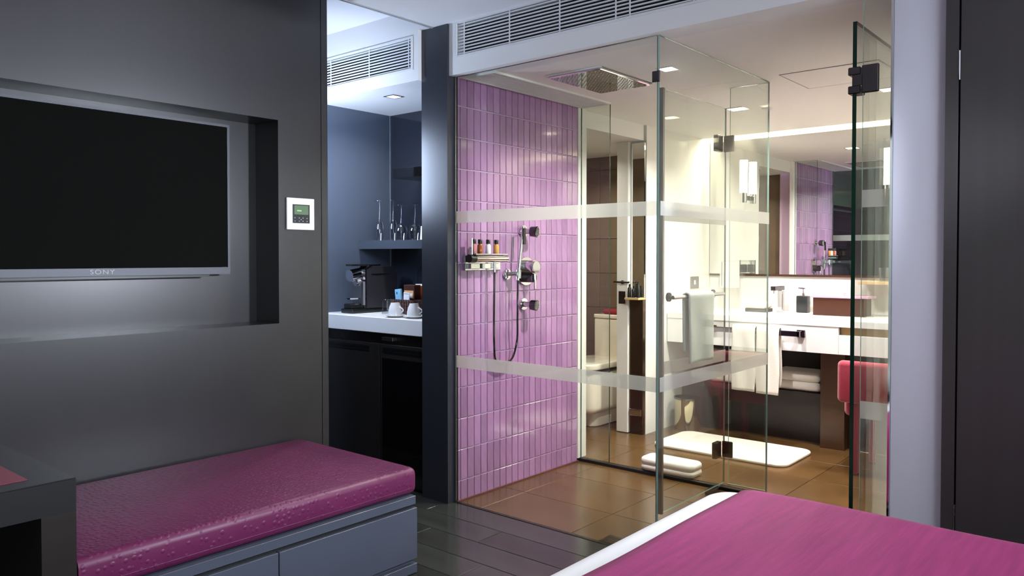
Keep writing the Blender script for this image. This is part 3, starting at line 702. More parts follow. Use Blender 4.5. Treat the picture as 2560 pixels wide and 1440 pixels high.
# glasses, upside down on the shelf
def wineglass(loc, kind, label, group):
    r = thing('wine_glass' if kind == 'wine' else 'champagne_flute', label, 'glass', loc, group); x, y, z = loc
    if kind == 'wine': P = [(0.033, 0), (0.040, 0.04), (0.042, 0.06), (0.036, 0.085), (0.018, 0.104), (0.006, 0.112)]; H = 0.225; br = 0.036
    else: P = [(0.022, 0), (0.028, 0.05), (0.029, 0.08), (0.022, 0.12), (0.010, 0.14), (0.005, 0.146)]; H = 0.268; br = 0.034
    g = G(); g.lathe([(a, z_) for a, z_ in P], loc, 28); g.lathe([(max(a-0.0016, 0.0005), z_+0.0005) for a, z_ in P[:-1]] + [(0, P[-1][1]-0.006)], loc, 28); build('bowl', g, 'clear', r, smooth=True, angle=60)
    g = G(); g.lathe([(0.0055, P[-1][1]), (0.0036, P[-1][1]+0.02), (0.0036, H-0.014), (0.007, H-0.005)], loc, 12); build('stem', g, 'clear', r, smooth=True, angle=60)
    g = G(); g.lathe([(0.006, H-0.005), (br, H-0.002), (br, H), (0, H)], loc, 32); build('foot', g, 'clear', r, smooth=True, angle=60)
zz = 1.4705
wineglass((-4.09, 3.45, zz), 'flute', 'upturned champagne flute at the left end of the shelf', 'glasses on the shelf')
wineglass((-3.975, 3.47, zz), 'flute', 'upturned champagne flute just left of the nearest wine glass', 'glasses on the shelf')
wineglass((-3.845, 3.425, zz), 'wine', 'upturned wine glass nearest the left corner of the niche', 'glasses on the shelf')
wineglass((-3.725, 3.435, zz), 'wine', 'upturned wine glass between the other wine glass and the tag', 'glasses on the shelf')
wineglass((-3.70, 3.57, zz), 'flute', 'upturned champagne flute at the back of the shelf', 'glasses on the shelf')
wineglass((-3.60, 3.47, zz), 'flute', 'upturned champagne flute beside the dark column', 'glasses on the shelf')
g = G(); g.prism([(-3.645, zz), (-3.60, zz), (-3.592, zz+0.085), (-3.637, zz+0.085)], 'y', 3.405, 3.4065); tag(build('paper_tag', g, 'card_white', loc=(-3.62, 3.406, zz)), 'white paper tag leaning on the last glass', 'tag')

# assumed corridor wall lamp, unseen, added to light the column and the niche
lp = thing('assumed_wall_lamp', 'assumed unseen cool white wall lamp in the corridor', 'wall lamp', (-4.0, 2.5, 1.92))
g = G(); g.box(-4.08, -3.92, WE-0.0195, WE-0.003, 1.65, 2.2, 0.004, 1); build('plate', g, 'brushed', lp)
g = G(); g.box(-4.06, -3.94, WE-0.0025, WE+0.05, 1.68, 2.17, 0.02, 3); build('shade', g, 'glow_cool', lp, smooth=True)

# ================================================================== SHOWER FITTINGS
def disc(g, c, r, t, n=28): g.cyl((TILEX+0.0005, c[0], c[1]), (TILEX+t, c[0], c[1]), r, n=n)
for lab, yy, zz in (('upper chrome body jet with a perforated round head', 3.678, 1.518), ('lower chrome body jet with a perforated round head', 3.678, 1.075)):
    r = thing('body_jet', lab, 'shower jet', (TILEX, yy, zz), 'body jets')
    g = G(); disc(g, (yy, zz), 0.036, 0.012); build('rosette', g, 'chrome', r, smooth=True)
    g = G(); g.cyl((TILEX+0.012, yy, zz), (TILEX+0.06, yy+0.01, zz-0.003), 0.017, n=20); build('neck', g, 'chrome', r, smooth=True)
    g = G(); g.cyl((TILEX+0.058, yy+0.01, zz-0.003), (TILEX+0.095, yy+0.018, zz-0.006), 0.03, 0.033, 24); h_ = build('head', g, 'dark_chrome', r, smooth=True)
    g = G()
    for i in range(-3, 4):
        for j in range(-3, 4):
            if i*i+j*j <= 10: c = Vector((TILEX+0.0955, yy+0.018+i*0.0085, zz-0.006+j*0.0085)); g.cyl(c, c+Vector((0.003, 0.0006, 0)), 0.0022, n=6)
    o = build('nozzles', g, 'nozzle', h_); o['kind'] = 'stuff'
mx = thing('shower_mixer', 'round chrome shower mixer with lever between the two jets', 'mixer', (TILEX, 3.70, 1.275))
g = G(); disc(g, (3.70, 1.275), 0.086, 0.012, 40); build('plate', g, 'chrome', mx, smooth=True)
g = G(); g.cyl((TILEX+0.012, 3.70, 1.30), (TILEX+0.075, 3.70, 1.30), 0.042, n=28); k_ = build('dial', g, 'chrome', mx, smooth=True)
g = G(); g.cyl((TILEX+0.075, 3.70, 1.30), (TILEX+0.09, 3.70, 1.30), 0.036, n=28); build('dial_cap', g, 'chrome', k_, smooth=True)
g = G(); g.cyl((TILEX+0.012, 3.70, 1.235), (TILEX+0.07, 3.70, 1.235), 0.028, n=24); lv = build('valve', g, 'dark_chrome', mx, smooth=True)
g = G(); g.box(TILEX+0.07, TILEX+0.082, 3.692, 3.708, 1.165, 1.262, 0.003, 1); build('lever', g, 'chrome', lv)
hs = thing('hand_shower', 'slim chrome hand shower standing in its wall holder with hose', 'hand shower', (TILEX, 3.55, 1.26))
g = G(); disc(g, (3.522, 1.26), 0.032, 0.012); build('rosette', g, 'chrome', hs, smooth=True)
g = G(); g.cyl((TILEX+0.012, 3.522, 1.26), (TILEX+0.06, 3.55, 1.262), 0.012, n=16); g.cyl((TILEX+0.062, 3.562, 1.235), (TILEX+0.062, 3.566, 1.285), 0.016, n=18); build('holder', g, 'chrome', hs, smooth=True)
hp = lambda t: (TILEX+0.062+0.012*t, 3.563+0.03*t, 1.265+0.275*t)
g = G(); g.cyl(hp(-0.15), hp(1.0), 0.0095, n=16); w_ = build('wand', g, 'chrome', hs, smooth=True)
g = G(); a = Vector(hp(0.62)); b = Vector(hp(0.97)); d_ = Vector((0.009, 0, 0)); g.box(a.x+0.006, a.x+0.018, a.y-0.002, b.y+0.010, a.z, b.z, 0.002, 1); build('spray_face', g, 'black', w_)
pts = []
P0 = Vector((TILEX+0.05, 3.362, 1.273)); P1 = Vector((TILEX+0.05, 3.358, 0.88)); P2 = Vector((TILEX+0.04, 3.395, 0.755)); P3 = Vector((TILEX+0.045, 3.51, 0.752)); P4 = Vector((TILEX+0.05, 3.562, 0.86)); P5 = Vector((TILEX+0.061, 3.555, 1.0)); P6 = Vector(hp(-0.15))
ctrl = [P0, P0, P1, P2, P3, P4, P5, P6, P6]
for i in range(1, len(ctrl)-2):
    for k in range(8):
        t = k/8; a, b, c, d = ctrl[i-1], ctrl[i], ctrl[i+1], ctrl[i+2]
        pts.append(0.5*((2*b)+(-a+c)*t+(2*a-5*b+4*c-d)*t*t+(-a+3*b-3*c+d)*t*t*t))
pts.append(P6)
g = G(); g.tube(pts, 0.0062, 10); build('hose', g, 'dark_chrome', hs, smooth=True)
ss = thing('shower_shelf', 'chrome shower shelf with thermostat bar and hose outlet', 'shower shelf', (TILEX, 3.31, 1.33))
g = G(); g.box(TILEX+0.0005, TILEX+0.02, 3.15, 3.45, 1.285, 1.372, 0.003, 1); build('back_plate', g, 'chrome', ss)
g = G(); g.cyl((TILEX+0.055, 3.155, 1.352), (TILEX+0.055, 3.46, 1.352), 0.021, n=28); tb = build('thermostat_bar', g, 'chrome', ss, smooth=True)
g = G(); g.cyl((TILEX+0.055, 3.145, 1.352), (TILEX+0.055, 3.19, 1.352), 0.0235, n=28); build('knob', g, 'black', tb, smooth=True)
g = G(); g.cyl((TILEX+0.055, 3.17, 1.37), (TILEX+0.055, 3.17, 1.465), 0.005, n=10); build('knob_lever', g, 'chrome', tb, smooth=True)
g = G(); g.box(TILEX+0.0205, TILEX+0.085, 3.17, 3.44, 1.374, 1.379); build('tray', g, 'chrome', ss)
for a, b in ((3.165, 3.24), (3.26, 3.33), (3.36, 3.40)):
    g = G(); g.box(TILEX+0.0205, TILEX+0.05, a, b, 1.295, 1.325, 0.002, 1); build('body_block', g, 'chrome', ss)
g = G(); g.cyl((TILEX+0.05, 3.362, 1.275), (TILEX+0.05, 3.362, 1.33), 0.009, n=14); build('hose_outlet', g, 'chrome', ss, smooth=True)
for lab, yy, m_ in (('pinkish toiletry bottle at the left end of the shower shelf', 3.185, 'pink_liquid'), ('amber toiletry bottle beside the shelf lever', 3.235, 'amber'), ('white toiletry bottle between the amber and honey bottles', 3.303, 'card_white'), ('honey coloured toiletry bottle at the right end of the shower shelf', 3.372, 'honey')):
    r = thing('toiletry_bottle', lab, 'bottle', (TILEX+0.055, yy, 1.3795), 'shower toiletries'); c = (TILEX+0.055, yy, 1.3795)
    g = G(); g.lathe([(0, 0), (0.0145, 0), (0.0155, 0.003), (0.0155, 0.046), (0.010, 0.053), (0.009, 0.056), (0, 0.056)], c, 20); bb = build('body', g, m_, r, smooth=True, angle=50)
    g = G(); g.lathe([(0, 0.056), (0.0125, 0.056), (0.0125, 0.078), (0.011, 0.08), (0, 0.08)], c, 20); build('cap', g, 'black', r, smooth=True, angle=50)
rs = thing('rain_shower', 'large square polished rain shower head set in the shower ceiling', 'shower head', (-2.46, 3.665, BZ))
rx0, rx1, ry0, ry1 = -2.63, -2.29, 3.41, 3.92
g = G(); g.box(rx0, rx1, ry0, ry1, BZ-0.016, BZ-0.001, 0.004, 1); pl2 = build('plate', g, 'chrome', rs)
g = G(); g.box(rx0-0.012, rx1+0.012, ry0-0.012, ry0-0.001, BZ-0.008, BZ-0.001); g.box(rx0-0.012, rx1+0.012, ry1+0.001, ry1+0.012, BZ-0.008, BZ-0.001); build('rim', g, 'bath_white', rs)
g = G()
for i in range(13):
    for j in range(19):
        c = Vector((rx0+0.026+i*0.024, ry0+0.03+j*0.025, BZ-0.0165)); g.cyl(c, c-Vector((0, 0, 0.003)), 0.0045, 0.003, n=7)
o = build('nozzles', g, 'nozzle', pl2); o['kind'] = 'stuff'
vg = thing('slot_vent', 'long narrow slotted vent in the shower ceiling beside the lilac wall', 'vent', (-2.89, 3.69, BZ))
g = G(); g.box(-3.005, -2.99, 3.13, 4.25, BZ-0.01, BZ-0.0005); g.box(-2.785, -2.77, 3.13, 4.25, BZ-0.012, BZ-0.0005); g.box(-2.99, -2.785, 3.13, 3.14, BZ-0.01, BZ-0.0005); g.box(-2.99, -2.785, 4.24, 4.25, BZ-0.01, BZ-0.0005); build('frame', g, 'bath_white', vg)
g = G(); g.box(-2.99, -2.785, 3.14, 4.24, BZ-0.002, BZ-0.0006); build('backing', g, 'brushed', vg)
for i in range(14):
    xx = -2.984+i*0.0149; g = G(); g.box(xx-0.0035, xx+0.0035, 3.14, 4.24, BZ-0.008, BZ-0.0022); build('slat', g, 'white_paint', vg)
fd = thing('floor_drain', 'small square metal drain at the near edge of the shower floor', 'drain', (-2.04, 3.165, 0))
g = G(); g.box(-2.095, -1.985, 3.115, 3.215, 0.0005, 0.004, 0.001, 1); build('cover', g, 'bronze', fd)
g = G(); g.box(-2.085, -2.005, 3.185, 3.2, 0.0042, 0.0048); build('slot', g, 'black', fd)
for i in range(3):
    g = G(); g.box(-2.08+i*0.03, -2.068+i*0.03, 3.13, 3.142, 0.0042, 0.0048); build('hole', g, 'black', fd)

# ================================================================== VANITY
VZ, VY = 0.93, 5.47
va = thing('vanity_counter', 'long white vanity counter with deep apron under the mirror', 'vanity', (-2.0, 5.85, 0.7))
g = G(); g.box(-3.04, -0.805, VY, MY+0.018, VZ-0.045, VZ, 0.002, 1); build('top', g, 'stone_white', va)
g = G(); g.box(-3.04, -1.74, VY+0.004, VY+0.03, 0.70, VZ-0.046); build('apron', g, 'stone_white', va)
g = G(); g.box(-1.738, -0.805, VY+0.004, VY+0.03, 0.70, 0.832, 0.001, 1); build('drawer_front', g, 'stone_white', va)
g = G(); g.box(-1.738, -0.805, VY+0.06, VY+0.07, 0.70, VZ-0.046); build('recess_panel', g, 'tan', va)  # tan colour stands for the yellow light inside the gap
g = G(); g.box(-1.735, -0.81, VY+0.03, VY+0.06, 0.826, 0.832); build('drawer_lip', g, 'tan', va)
vb = thing('vanity_cabinet', 'dark brown wooden panel and low shelf under the vanity counter', 'vanity cabinet', (-2.3, 5.95, BF))
g = G(); g.box(-1.90, -1.735, 5.60, 6.2, BF, 0.698, 0.002, 1); build('support_panel', g, 'wood_brown', vb)
g = G(); g.box(-3.04, -1.90, 5.66, 6.2, 0.345, 0.385); build('shelf', g, 'vanity_dark', vb)
g = G(); g.box(-3.04, -0.81, 6.16, 6.215, BF, 0.698); build('back_panel', g, 'vanity_dark', vb)
g = G(); g.box(-3.04, -1.90, 5.72, 6.15, BF, 0.34); build('plinth', g, 'vanity_dark', vb)
g = G(); g.box(-1.735, -0.81, 5.95, 6.15, BF, 0.5); build('plinth', g, 'vanity_dark', vb)
tbz = thing('towel_bar', 'square dark chrome towel bar on the vanity apron', 'towel bar', (-2.3, VY, 0.82))
g = G(); g.box(-2.64, -1.985, VY-0.055, VY-0.038, 0.808, 0.845, 0.002, 1); build('bar', g, 'dark_chrome', tbz)
for xx in (-2.65, -1.99):
    g = G(); g.box(xx-0.028, xx+0.028, VY-0.012, VY+0.0035, 0.80, 0.852, 0.002, 1); bp = build('bracket_plate', g, 'dark_chrome', tbz)
    g = G(); g.box(xx-0.012, xx+0.012, VY-0.055, VY-0.012, 0.806, 0.847, 0.002, 1); build('bracket_arm', g, 'chrome', bp)
# hand towel over the bar
def hanging(name, label, x0, x1, yb, ztop, zfront, zback, m, depth=0.012, cat='towel', wav=0.004, along_y=False, r=0.024):
    g = G()
    def fn(u, v):
        L1, L2 = ztop-zfront, ztop-zback; arc = PI*r; tot = L1+arc+L2; d = v*tot; xx = x0+u*(x1-x0)
        if d < L1: yy, zz = yb-r, zfront+d
        elif d < L1+arc: a = (d-L1)/r; yy, zz = yb-r*math.cos(a), ztop+r*math.sin(a)
        else: yy, zz = yb+r, ztop-(d-L1-arc)
        k = max(0, min(1, (ztop-zz)/0.1))
        yy += k*wav*math.sin(u*9+zz*5)
        xx += 0.004*math.sin(zz*14)*(1 if u > 0.5 else -1)
        return Vector((2*yb-yy, xx, zz)) if along_y else Vector((xx, yy, zz))
    g.grid(fn, 16, 44)
    o = build(name, g, m, None, smooth=True, loc=(yb, (x0+x1)/2, zfront) if along_y else ((x0+x1)/2, yb, zfront), angle=80)
    s_ = o.modifiers.new('s', 'SOLIDIFY'); s_.thickness = depth; s_.offset = 0
    return tag(o, label, cat)
hanging('hand_towel', 'white hand towel folded over the vanity towel bar, right half', -2.285, -2.118, VY-0.0465, 0.842, 0.388, 0.44, 'towel', 0.010)
hanging('hand_towel', 'white hand towel folded over the vanity towel bar, left half', -2.47, -2.292, VY-0.0465, 0.842, 0.395, 0.45, 'towel', 0.010)
# towels on the shelf
def folded(name, label, x0, x1, y0, y1, z0, n, t, m='towel', cat='towel', r=None):
    o = thing(name, label, cat, ((x0+x1)/2, (y0+y1)/2, z0))
    for i in range(n):
        g = puff(x0, x1, y0, y1, z0+i*t, z0+(i+1)*t, t*0.45, 0.03, 4); build('fold', g, m, o, smooth=True, angle=70)
    return o
folded('folded_towel', 'white folded towel on the dark shelf beside the brown panel', -2.3, -1.93, 5.68, 5.95, 0.386, 2, 0.07)
folded('folded_towel', 'white folded towel on the dark shelf behind the shower door', -2.95, -2.55, 5.68, 5.95, 0.386, 1, 0.08)
# mirror, cove light
mr_ = thing('mirror', 'wide frameless mirror above the vanity backsplash', 'mirror', (-2.0, MY, 1.22))
g = G(); g.box(-3.04, -0.81, MY, MY+0.018, 1.222, BZ+0.02); build('glass', g, 'mirror', mr_)
g = G(); g.box(-3.04, -0.81, MY+0.001, MY+0.018, 1.205, 1.2215); build('shadow_edge', g, 'wood_brown', mr_)  # brown strip painted as the dark shadow edge below the mirror
cl = thing('cove_light', 'warm glowing light strip along the ceiling above the mirror', 'strip light', (-2.0, 6.12, BZ+0.05))
g = G(); g.box(-3.0, -0.84, 6.09, 6.15, BZ+0.045, BZ+0.056); build('strip', g, 'glow_warm', cl)
area('cove_light_lamp', (-1.92, 6.125, BZ+0.04), (0, 0, 0), 2.1, 0.08, 24, (1, .92, .79), PI, cl)
downlight('downlight', 'square bathroom downlight in the middle of the ceiling', -2.25, 4.98, BZ, 0.06, 'glow_down', 29, (1, .95, .89), 'bathroom downlights')
downlight('downlight', 'assumed square bathroom downlight beside the shower side glass', -1.30, 4.98, BZ, 0.06, 'glow_down', 29, (1, .95, .89), 'bathroom downlights')  # assumed downlight, added to light this side of the bathroom
downlight('downlight', 'square downlight in the shower ceiling beside the rain head', -2.05, 3.69, BZ, 0.05, 'glow_down', 36, (1, .95, .9), 'bathroom downlights')
downlight('downlight', 'square downlight above the toilet', -3.7, 5.0, 2.235, 0.05, 'glow_down', 14, (1, .92, .8), 'bathroom downlights')
# ceiling access hatch
ah = thing('access_hatch', 'flush white access hatch in the bathroom ceiling', 'hatch', (-1.4, 4.42, BZ))
g = G(); a, b, c, d = -1.66, -1.15, 4.2, 4.65
g.box(a, b, c, c+0.004, BZ-0.003, BZ-0.0005); g.box(a, b, d-0.004, d, BZ-0.003, BZ-0.0005); g.box(a, a+0.004, c+0.004, d-0.004, BZ-0.003, BZ-0.0005); g.box(b-0.004, b, c+0.004, d-0.004, BZ-0.003, BZ-0.0005); build('frame', g, 'brushed', ah)
g = G(); g.box(a+0.006, b-0.006, c+0.006, d-0.006, BZ-0.003, BZ-0.0005); build('panel', g, 'bath_ceil', ah)
g = G(); g.lathe([(0, -0.0005), (0.035, -0.0005), (0.035, -0.006), (0.02, -0.012), (0, -0.012)], (-2.09, 5.09, BZ), 24); tag(build('smoke_detector', g, 'white_paint', smooth=True, loc=(-2.09, 5.09, BZ)), 'small round white detector on the bathroom ceiling', 'detector')
# sconces on the mirror
for lab, xx in (('glowing tubular sconce on the mirror left of the towel tray', -2.70), ('glowing tubular sconce on the mirror beside the tumbler shelf', -1.60)):
    sc = thing('wall_sconce', lab, 'wall lamp', (xx, 6.12, 1.81), 'mirror sconces')
    g = G(); g.cyl((xx, 6.11, 1.885), (xx, 6.11, 2.15), 0.032, n=28); build('glass_tube', g, 'glow_tube', sc, smooth=True)
    g = G(); g.cyl((xx, 6.11, 1.805), (xx, 6.11, 1.884), 0.026, n=24); build('base', g, 'chrome', sc, smooth=True)
    g = G(); g.box(xx-0.02, xx+0.02, 6.13, 6.1995, 1.825, 1.865, 0.002, 1); build('bracket', g, 'chrome', sc)
# things on the counter
tt = tag(build('tray', G().box(-2.60, -2.43, 5.92, 6.06, VZ+0.0005, VZ+0.028, 0.004, 1), 'black', loc=(-2.515, 5.99, VZ)), 'small black tray holding a folded face towel', 'tray')
folded('face_towel', 'small white folded face towel on the black tray', -2.615, -2.425, 5.905, 6.06, VZ+0.0285, 1, 0.055)
fc = thing('basin_tap', 'angular chrome basin tap between face towel and soap dispenser', 'tap', (-2.37, 6.1, VZ))
g = G(); g.box(-2.385, -2.345, 6.04, 6.08, VZ+0.0005, VZ+0.17, 0.003, 1); build('post', g, 'chrome', fc)
g = G(); g.box(-2.385, -2.345, 5.90, 6.085, VZ+0.172, VZ+0.205, 0.003, 1); sp = build('spout', g, 'dark_chrome', fc)
g = G(); g.cyl((-2.365, 5.915, VZ+0.15), (-2.365, 5.915, VZ+0.1715), 0.008, n=12); build('aerator', g, 'chrome', sp)
g = G(); g.box(-2.39, -2.34, 6.035, 6.085, VZ+0.0003, VZ+0.012, 0.002, 1); build('foot', g, 'chrome', fc)
sd = thing('soap_dispenser', 'dark square soap dispenser with chrome pump on the vanity', 'dispenser', (-2.21, 6.1, VZ))
g = G(); g.box(-2.25, -2.165, 6.07, 6.145, VZ+0.0005, VZ+0.13, 0.006, 2); build('bottle', g, 'dark_panel', sd, smooth=True)
g = G(); g.cyl((-2.207, 6.107, VZ+0.13), (-2.207, 6.107, VZ+0.15), 0.014, n=18); g.cyl((-2.207, 6.107, VZ+0.15), (-2.207, 6.107, VZ+0.185), 0.006, n=12); g.box(-2.245, -2.19, 6.099, 6.115, VZ+0.183, VZ+0.196, 0.003, 1); build('pump', g, 'chrome', sd, smooth=True)
tb_ = thing('amenity_box', 'brown wooden box with pink glass lid on the vanity', 'box', (-1.85, 5.99, VZ))
g = G(); g.box(-2.06, -1.70, 5.90, 6.08, VZ+0.0005, VZ+0.13, 0.001, 1); build('body', g, 'box_brown', tb_)
g = G(); g.box(-2.07, -1.67, 5.885, 6.095, VZ+0.131, VZ+0.147, 0.002, 1); ld = build('lid', g, 'pink_lid', tb_)
g = G(); g.lathe([(0, 0.147), (0.012, 0.147), (0.016, 0.16), (0, 0.166)], (-1.86, 5.99, VZ), 16); build('knob', g, 'clear', ld, smooth=True)
tag(build('shelf', G().box(-1.78, -1.3, 6.03, 6.1995, 1.16, 1.182, 0.002, 1), 'tan', loc=(-1.54, 6.1, 1.16)), 'small pale shelf under the mirror at the right of the vanity', 'shelf')
tg = thing('tumbler', 'clear glass tumbler on the small pale mirror shelf', 'glass', (-1.62, 6.1, 1.1825))
g = G(); g.lathe([(0, 0.004), (0.028, 0.004), (0.03, 0), (0.036, 0.1), (0.034, 0.1), (0.028, 0.01), (0, 0.01)], (-1.62, 6.1, 1.1825), 28); build('body', g, 'clear', tg, smooth=True, angle=50)
sm_ = thing('shaving_mirror', 'square chrome framed shaving mirror on an arm beside the vanity mirror', 'shaving mirror', (-2.79, 6.08, 1.22))
g = G(); a, b, c, d = -2.87, -2.70, 1.11, 1.335
g.box(a, b, 6.04, 6.06, c, c+0.014); g.box(a, b, 6.04, 6.06, d-0.014, d); g.box(a, a+0.014, 6.04, 6.06, c+0.014, d-0.014); g.box(b-0.014, b, 6.04, 6.06, c+0.014, d-0.014); build('frame', g, 'chrome', sm_)
g = G(); g.box(a+0.0142, b-0.0142, 6.045, 6.055, c+0.0142, d-0.0142); build('glass', g, 'mirror', sm_)
g = G(); g.box(-2.80, -2.77, 6.061, 6.1995, 1.23, 1.3, 0.002, 1); build('arm', g, 'chrome', sm_)

# robe and hooks on the left bathroom wall
sw = thing('switch_plate', 'small chrome switch plate above the vanity on the white wall', 'switch', (-3.046, 5.93, 1.155))
g = G(); g.box(-3.0455, -3.037, 5.86, 6.0, 1.10, 1.2, 0.002, 1); build('plate', g, 'brushed', sw)
g = G(); g.box(-3.0368, -3.034, 5.91, 5.935, 1.135, 1.17); build('rocker', g, 'card_white', sw)
tr_ = thing('towel_rail', 'chrome towel rail on the open glass shower door', 'towel rail', (-1.98, 3.9, 1.15))
g = G(); g.cyl((-1.968, 3.60, 1.152), (-1.968, 4.19, 1.152), 0.010, n=16); build('bar', g, 'chrome', tr_, smooth=True)
for yy in (3.64, 4.15):
    g = G(); g.cyl((-2.0185, yy, 1.152), (-2.008, yy, 1.152), 0.024, n=24); ro = build('rosette', g, 'dark_chrome', tr_, smooth=True)
    g = G(); g.cyl((-2.008, yy, 1.152), (-1.968, yy, 1.152), 0.010, n=16); build('post', g, 'chrome', ro, smooth=True)
hanging('bath_towel', 'pale bath towel draped over the rail on the glass shower door', 3.74, 4.03, -1.968, 1.153, 0.80, 0.86, 'robe', 0.008, 'towel', 0.006, True, 0.0185)
# toilet
tl = thing('toilet', 'boxy white toilet with square cistern seen through the doorway', 'toilet', (-3.6, 5.4, BF))
build('bowl', puff(-3.79, -3.42, 4.98, 5.6, 0.13, 0.46, 0.06, 0.09), 'ceramic', tl, smooth=True, angle=70)
build('foot', puff(-3.74, -3.47, 5.10, 5.6, BF, 0.16, 0.01, 0.07), 'ceramic', tl, smooth=True, angle=70)
st = build('lid', puff(-3.80, -3.41, 4.95, 5.56, 0.48, 0.53, 0.015, 0.09), 'ceramic', tl, smooth=True, angle=70)
build('seat_gap', puff(-3.785, -3.425, 4.97, 5.55, 0.4605, 0.4795, 0.004, 0.08), 'black', tl)
build('cistern', puff(-3.80, -3.40, 5.565, 5.755, 0.47, 0.84, 0.012, 0.025), 'ceramic', tl, smooth=True, angle=70)
build('cistern_lid', puff(-3.805, -3.395, 5.56, 5.758, 0.842, 0.875, 0.008, 0.025), 'ceramic', tl, smooth=True, angle=70)
folded('folded_cloth', 'dark red folded cloth on the toilet cistern', -3.74, -3.46, 5.60, 5.74, 0.876, 1, 0.04, 'red_cloth', 'cloth')
# toilet door edge + narrow bronze cabinet front
td = thing('toilet_door', 'white toilet door edge with chrome lever and lock plate', 'door', (-3.22, 5.14, BF))
g = G(); g.box(-3.268, -3.17, 5.10, 5.158, BF+0.005, 2.234, 0.002, 1); build('leaf', g, 'bath_white', td)
g = G(); g.box(-3.25, -3.19, 5.096, 5.0995, 1.005, 1.10, 0.001, 1); build('lock_plate', g, 'dark_chrome', td)
g = G(); g.cyl((-3.285, 5.085, 1.17), (-3.15, 5.085, 1.17), 0.008, n=12); g.cyl((-3.21, 5.0995, 1.17), (-3.21, 5.083, 1.17), 0.014, n=14); build('lever', g, 'dark_chrome', td, smooth=True)
nc = thing('narrow_cabinet', 'narrow bronze cabinet front with inset mirror beside the toilet door', 'cabinet', (-3.1, 5.14, BF))
g = G(); g.box(-3.165, -3.05, 5.12, 5.158, BF+0.002, 1.04, 0.001, 1); dd = build('lower_door', g, 'bronze', nc)
g = G(); g.box(-3.16, -3.055, 5.108, 5.1195, 0.16, 0.21, 0.002, 1); build('handle', g, 'chrome', dd)
g = G(); g.box(-3.165, -3.05, 5.135, 5.158, 1.06, 2.22); build('inset_mirror', g, 'mirror', nc)
g = G(); g.box(-3.168, -3.048, 5.05, 5.158, 1.041, 1.056); build('ledge', g, 'tan', nc)
for i, (lab, xx, hh) in enumerate((('small dark bottle on the bronze cabinet ledge beside the toilet door', -3.145, 0.10), ('small dark bottle in the middle of the bronze cabinet ledge', -3.11, 0.085), ('small dark bottle on the bronze cabinet ledge beside the white wall', -3.07, 0.12))):
    g = G(); g.lathe([(0, 0), (0.014, 0), (0.014, hh*0.7), (0.007, hh*0.8), (0.008, hh), (0, hh)], (xx, 5.085, 1.0565), 16); tag(build('bottle', g, 'black', smooth=True, loc=(xx, 5.085, 1.0565), angle=50), lab, 'bottle', 'bottles on the ledge')

# on the bathroom floor
bm_ = puff(-2.84, -1.87, 4.87, 5.41, BF+0.0005, BF+0.022, 0.008, 0.09, 3)
tag(build('bath_mat', bm_, 'mat_white', smooth=True, loc=(-2.4, 5.2, BF), angle=70), 'cream white bath mat in front of the vanity', 'bath mat')
wb_ = thing('waste_bin', 'polished round metal waste bin under the vanity', 'bin', (-2.90, 5.54, BF))
g = G(); g.lathe([(0, 0), (0.098, 0), (0.1, 0.004), (0.1, 0.245), (0.094, 0.248), (0.094, 0.02), (0, 0.018)], (-2.90, 5.54, BF+0.0005), 36); build('body', g, 'gold_chrome', wb_, smooth=True, angle=50)
g = G(); g.lathe([(0.1005, 0.235), (0.103, 0.24), (0.103, 0.25), (0.094, 0.2505)], (-2.90, 5.54, BF+0.0005), 36); build('rim', g, 'dark_chrome', wb_, smooth=True)
rt = thing('rolled_towel', 'white folded floor towel at the shower threshold', 'towel', (-2.37, 4.39, BF))
build('lower_fold', puff(-2.57, -2.20, 4.268, 4.43, BF+0.001, BF+0.046, 0.022, 0.045, 5), 'towel', rt, smooth=True, angle=70)
build('upper_fold', puff(-2.57, -2.20, 4.268, 4.43, BF+0.038, BF+0.085, 0.022, 0.045, 5), 'towel', rt, smooth=True, angle=70)
# chair
ch = thing('vanity_chair', 'crimson upholstered chair pushed up to the vanity beside the glass door', 'chair', (-1.42, 5.25, BF))
build('backrest', puff(-1.60, -1.09, 5.0, 5.07, 0.46, 0.72, 0.03, 0.034, 5), 'chair_red', ch, smooth=True, angle=70)
build('seat', puff(-1.58, -1.11, 5.06, 5.44, 0.37, 0.47, 0.03, 0.05, 5), 'chair_red', ch, smooth=True, angle=70)
for xx in (-1.515, -1.185):
    for yy in (5.03, 5.39):
        g = G(); g.box(xx, xx+0.035, yy, yy+0.04, BF+0.0005, 0.47 if yy < 5.1 else 0.38, 0.006, 1); build('leg', g, 'chair_red', ch)
# white bathrobe / towel on the right wall seen in the door glass
hanging_r = thing('bath_towel', 'large white bath towel hanging on the right bathroom wall', 'towel', (-0.83, 4.2, 0.7))
g = G(); g.grid(lambda u, v: Vector((-0.83+0.012*math.sin(u*12), 3.9+u*0.55, 1.9-v*1.2)), 24, 12)
o = build('cloth', g, 'towel', hanging_r, smooth=True, angle=80); s_ = o.modifiers.new('s', 'SOLIDIFY'); s_.thickness = 0.02; s_.offset = 0
g = G(); g.cyl((-0.8005, 3.92, 1.905), (-0.8005, 4.43, 1.905), 0.012, n=10); build('rail', g, 'chrome', hanging_r)

# ================================================================== BEDROOM LIGHTS
for i, (xx, yy, lab) in enumerate(((-1.2, 1.0, 'assumed unseen square bedroom downlight over the foot of the bed'), (0.3, 2.2, 'assumed unseen square bedroom downlight in front of the wardrobe'))):
    downlight('downlight', lab, xx, yy, CZ, 0.06, 'glow_down', 6, (0.95, .97, 1), 'assumed bedroom downlights')  # both downlights are assumed, added out of view to light the bedroom
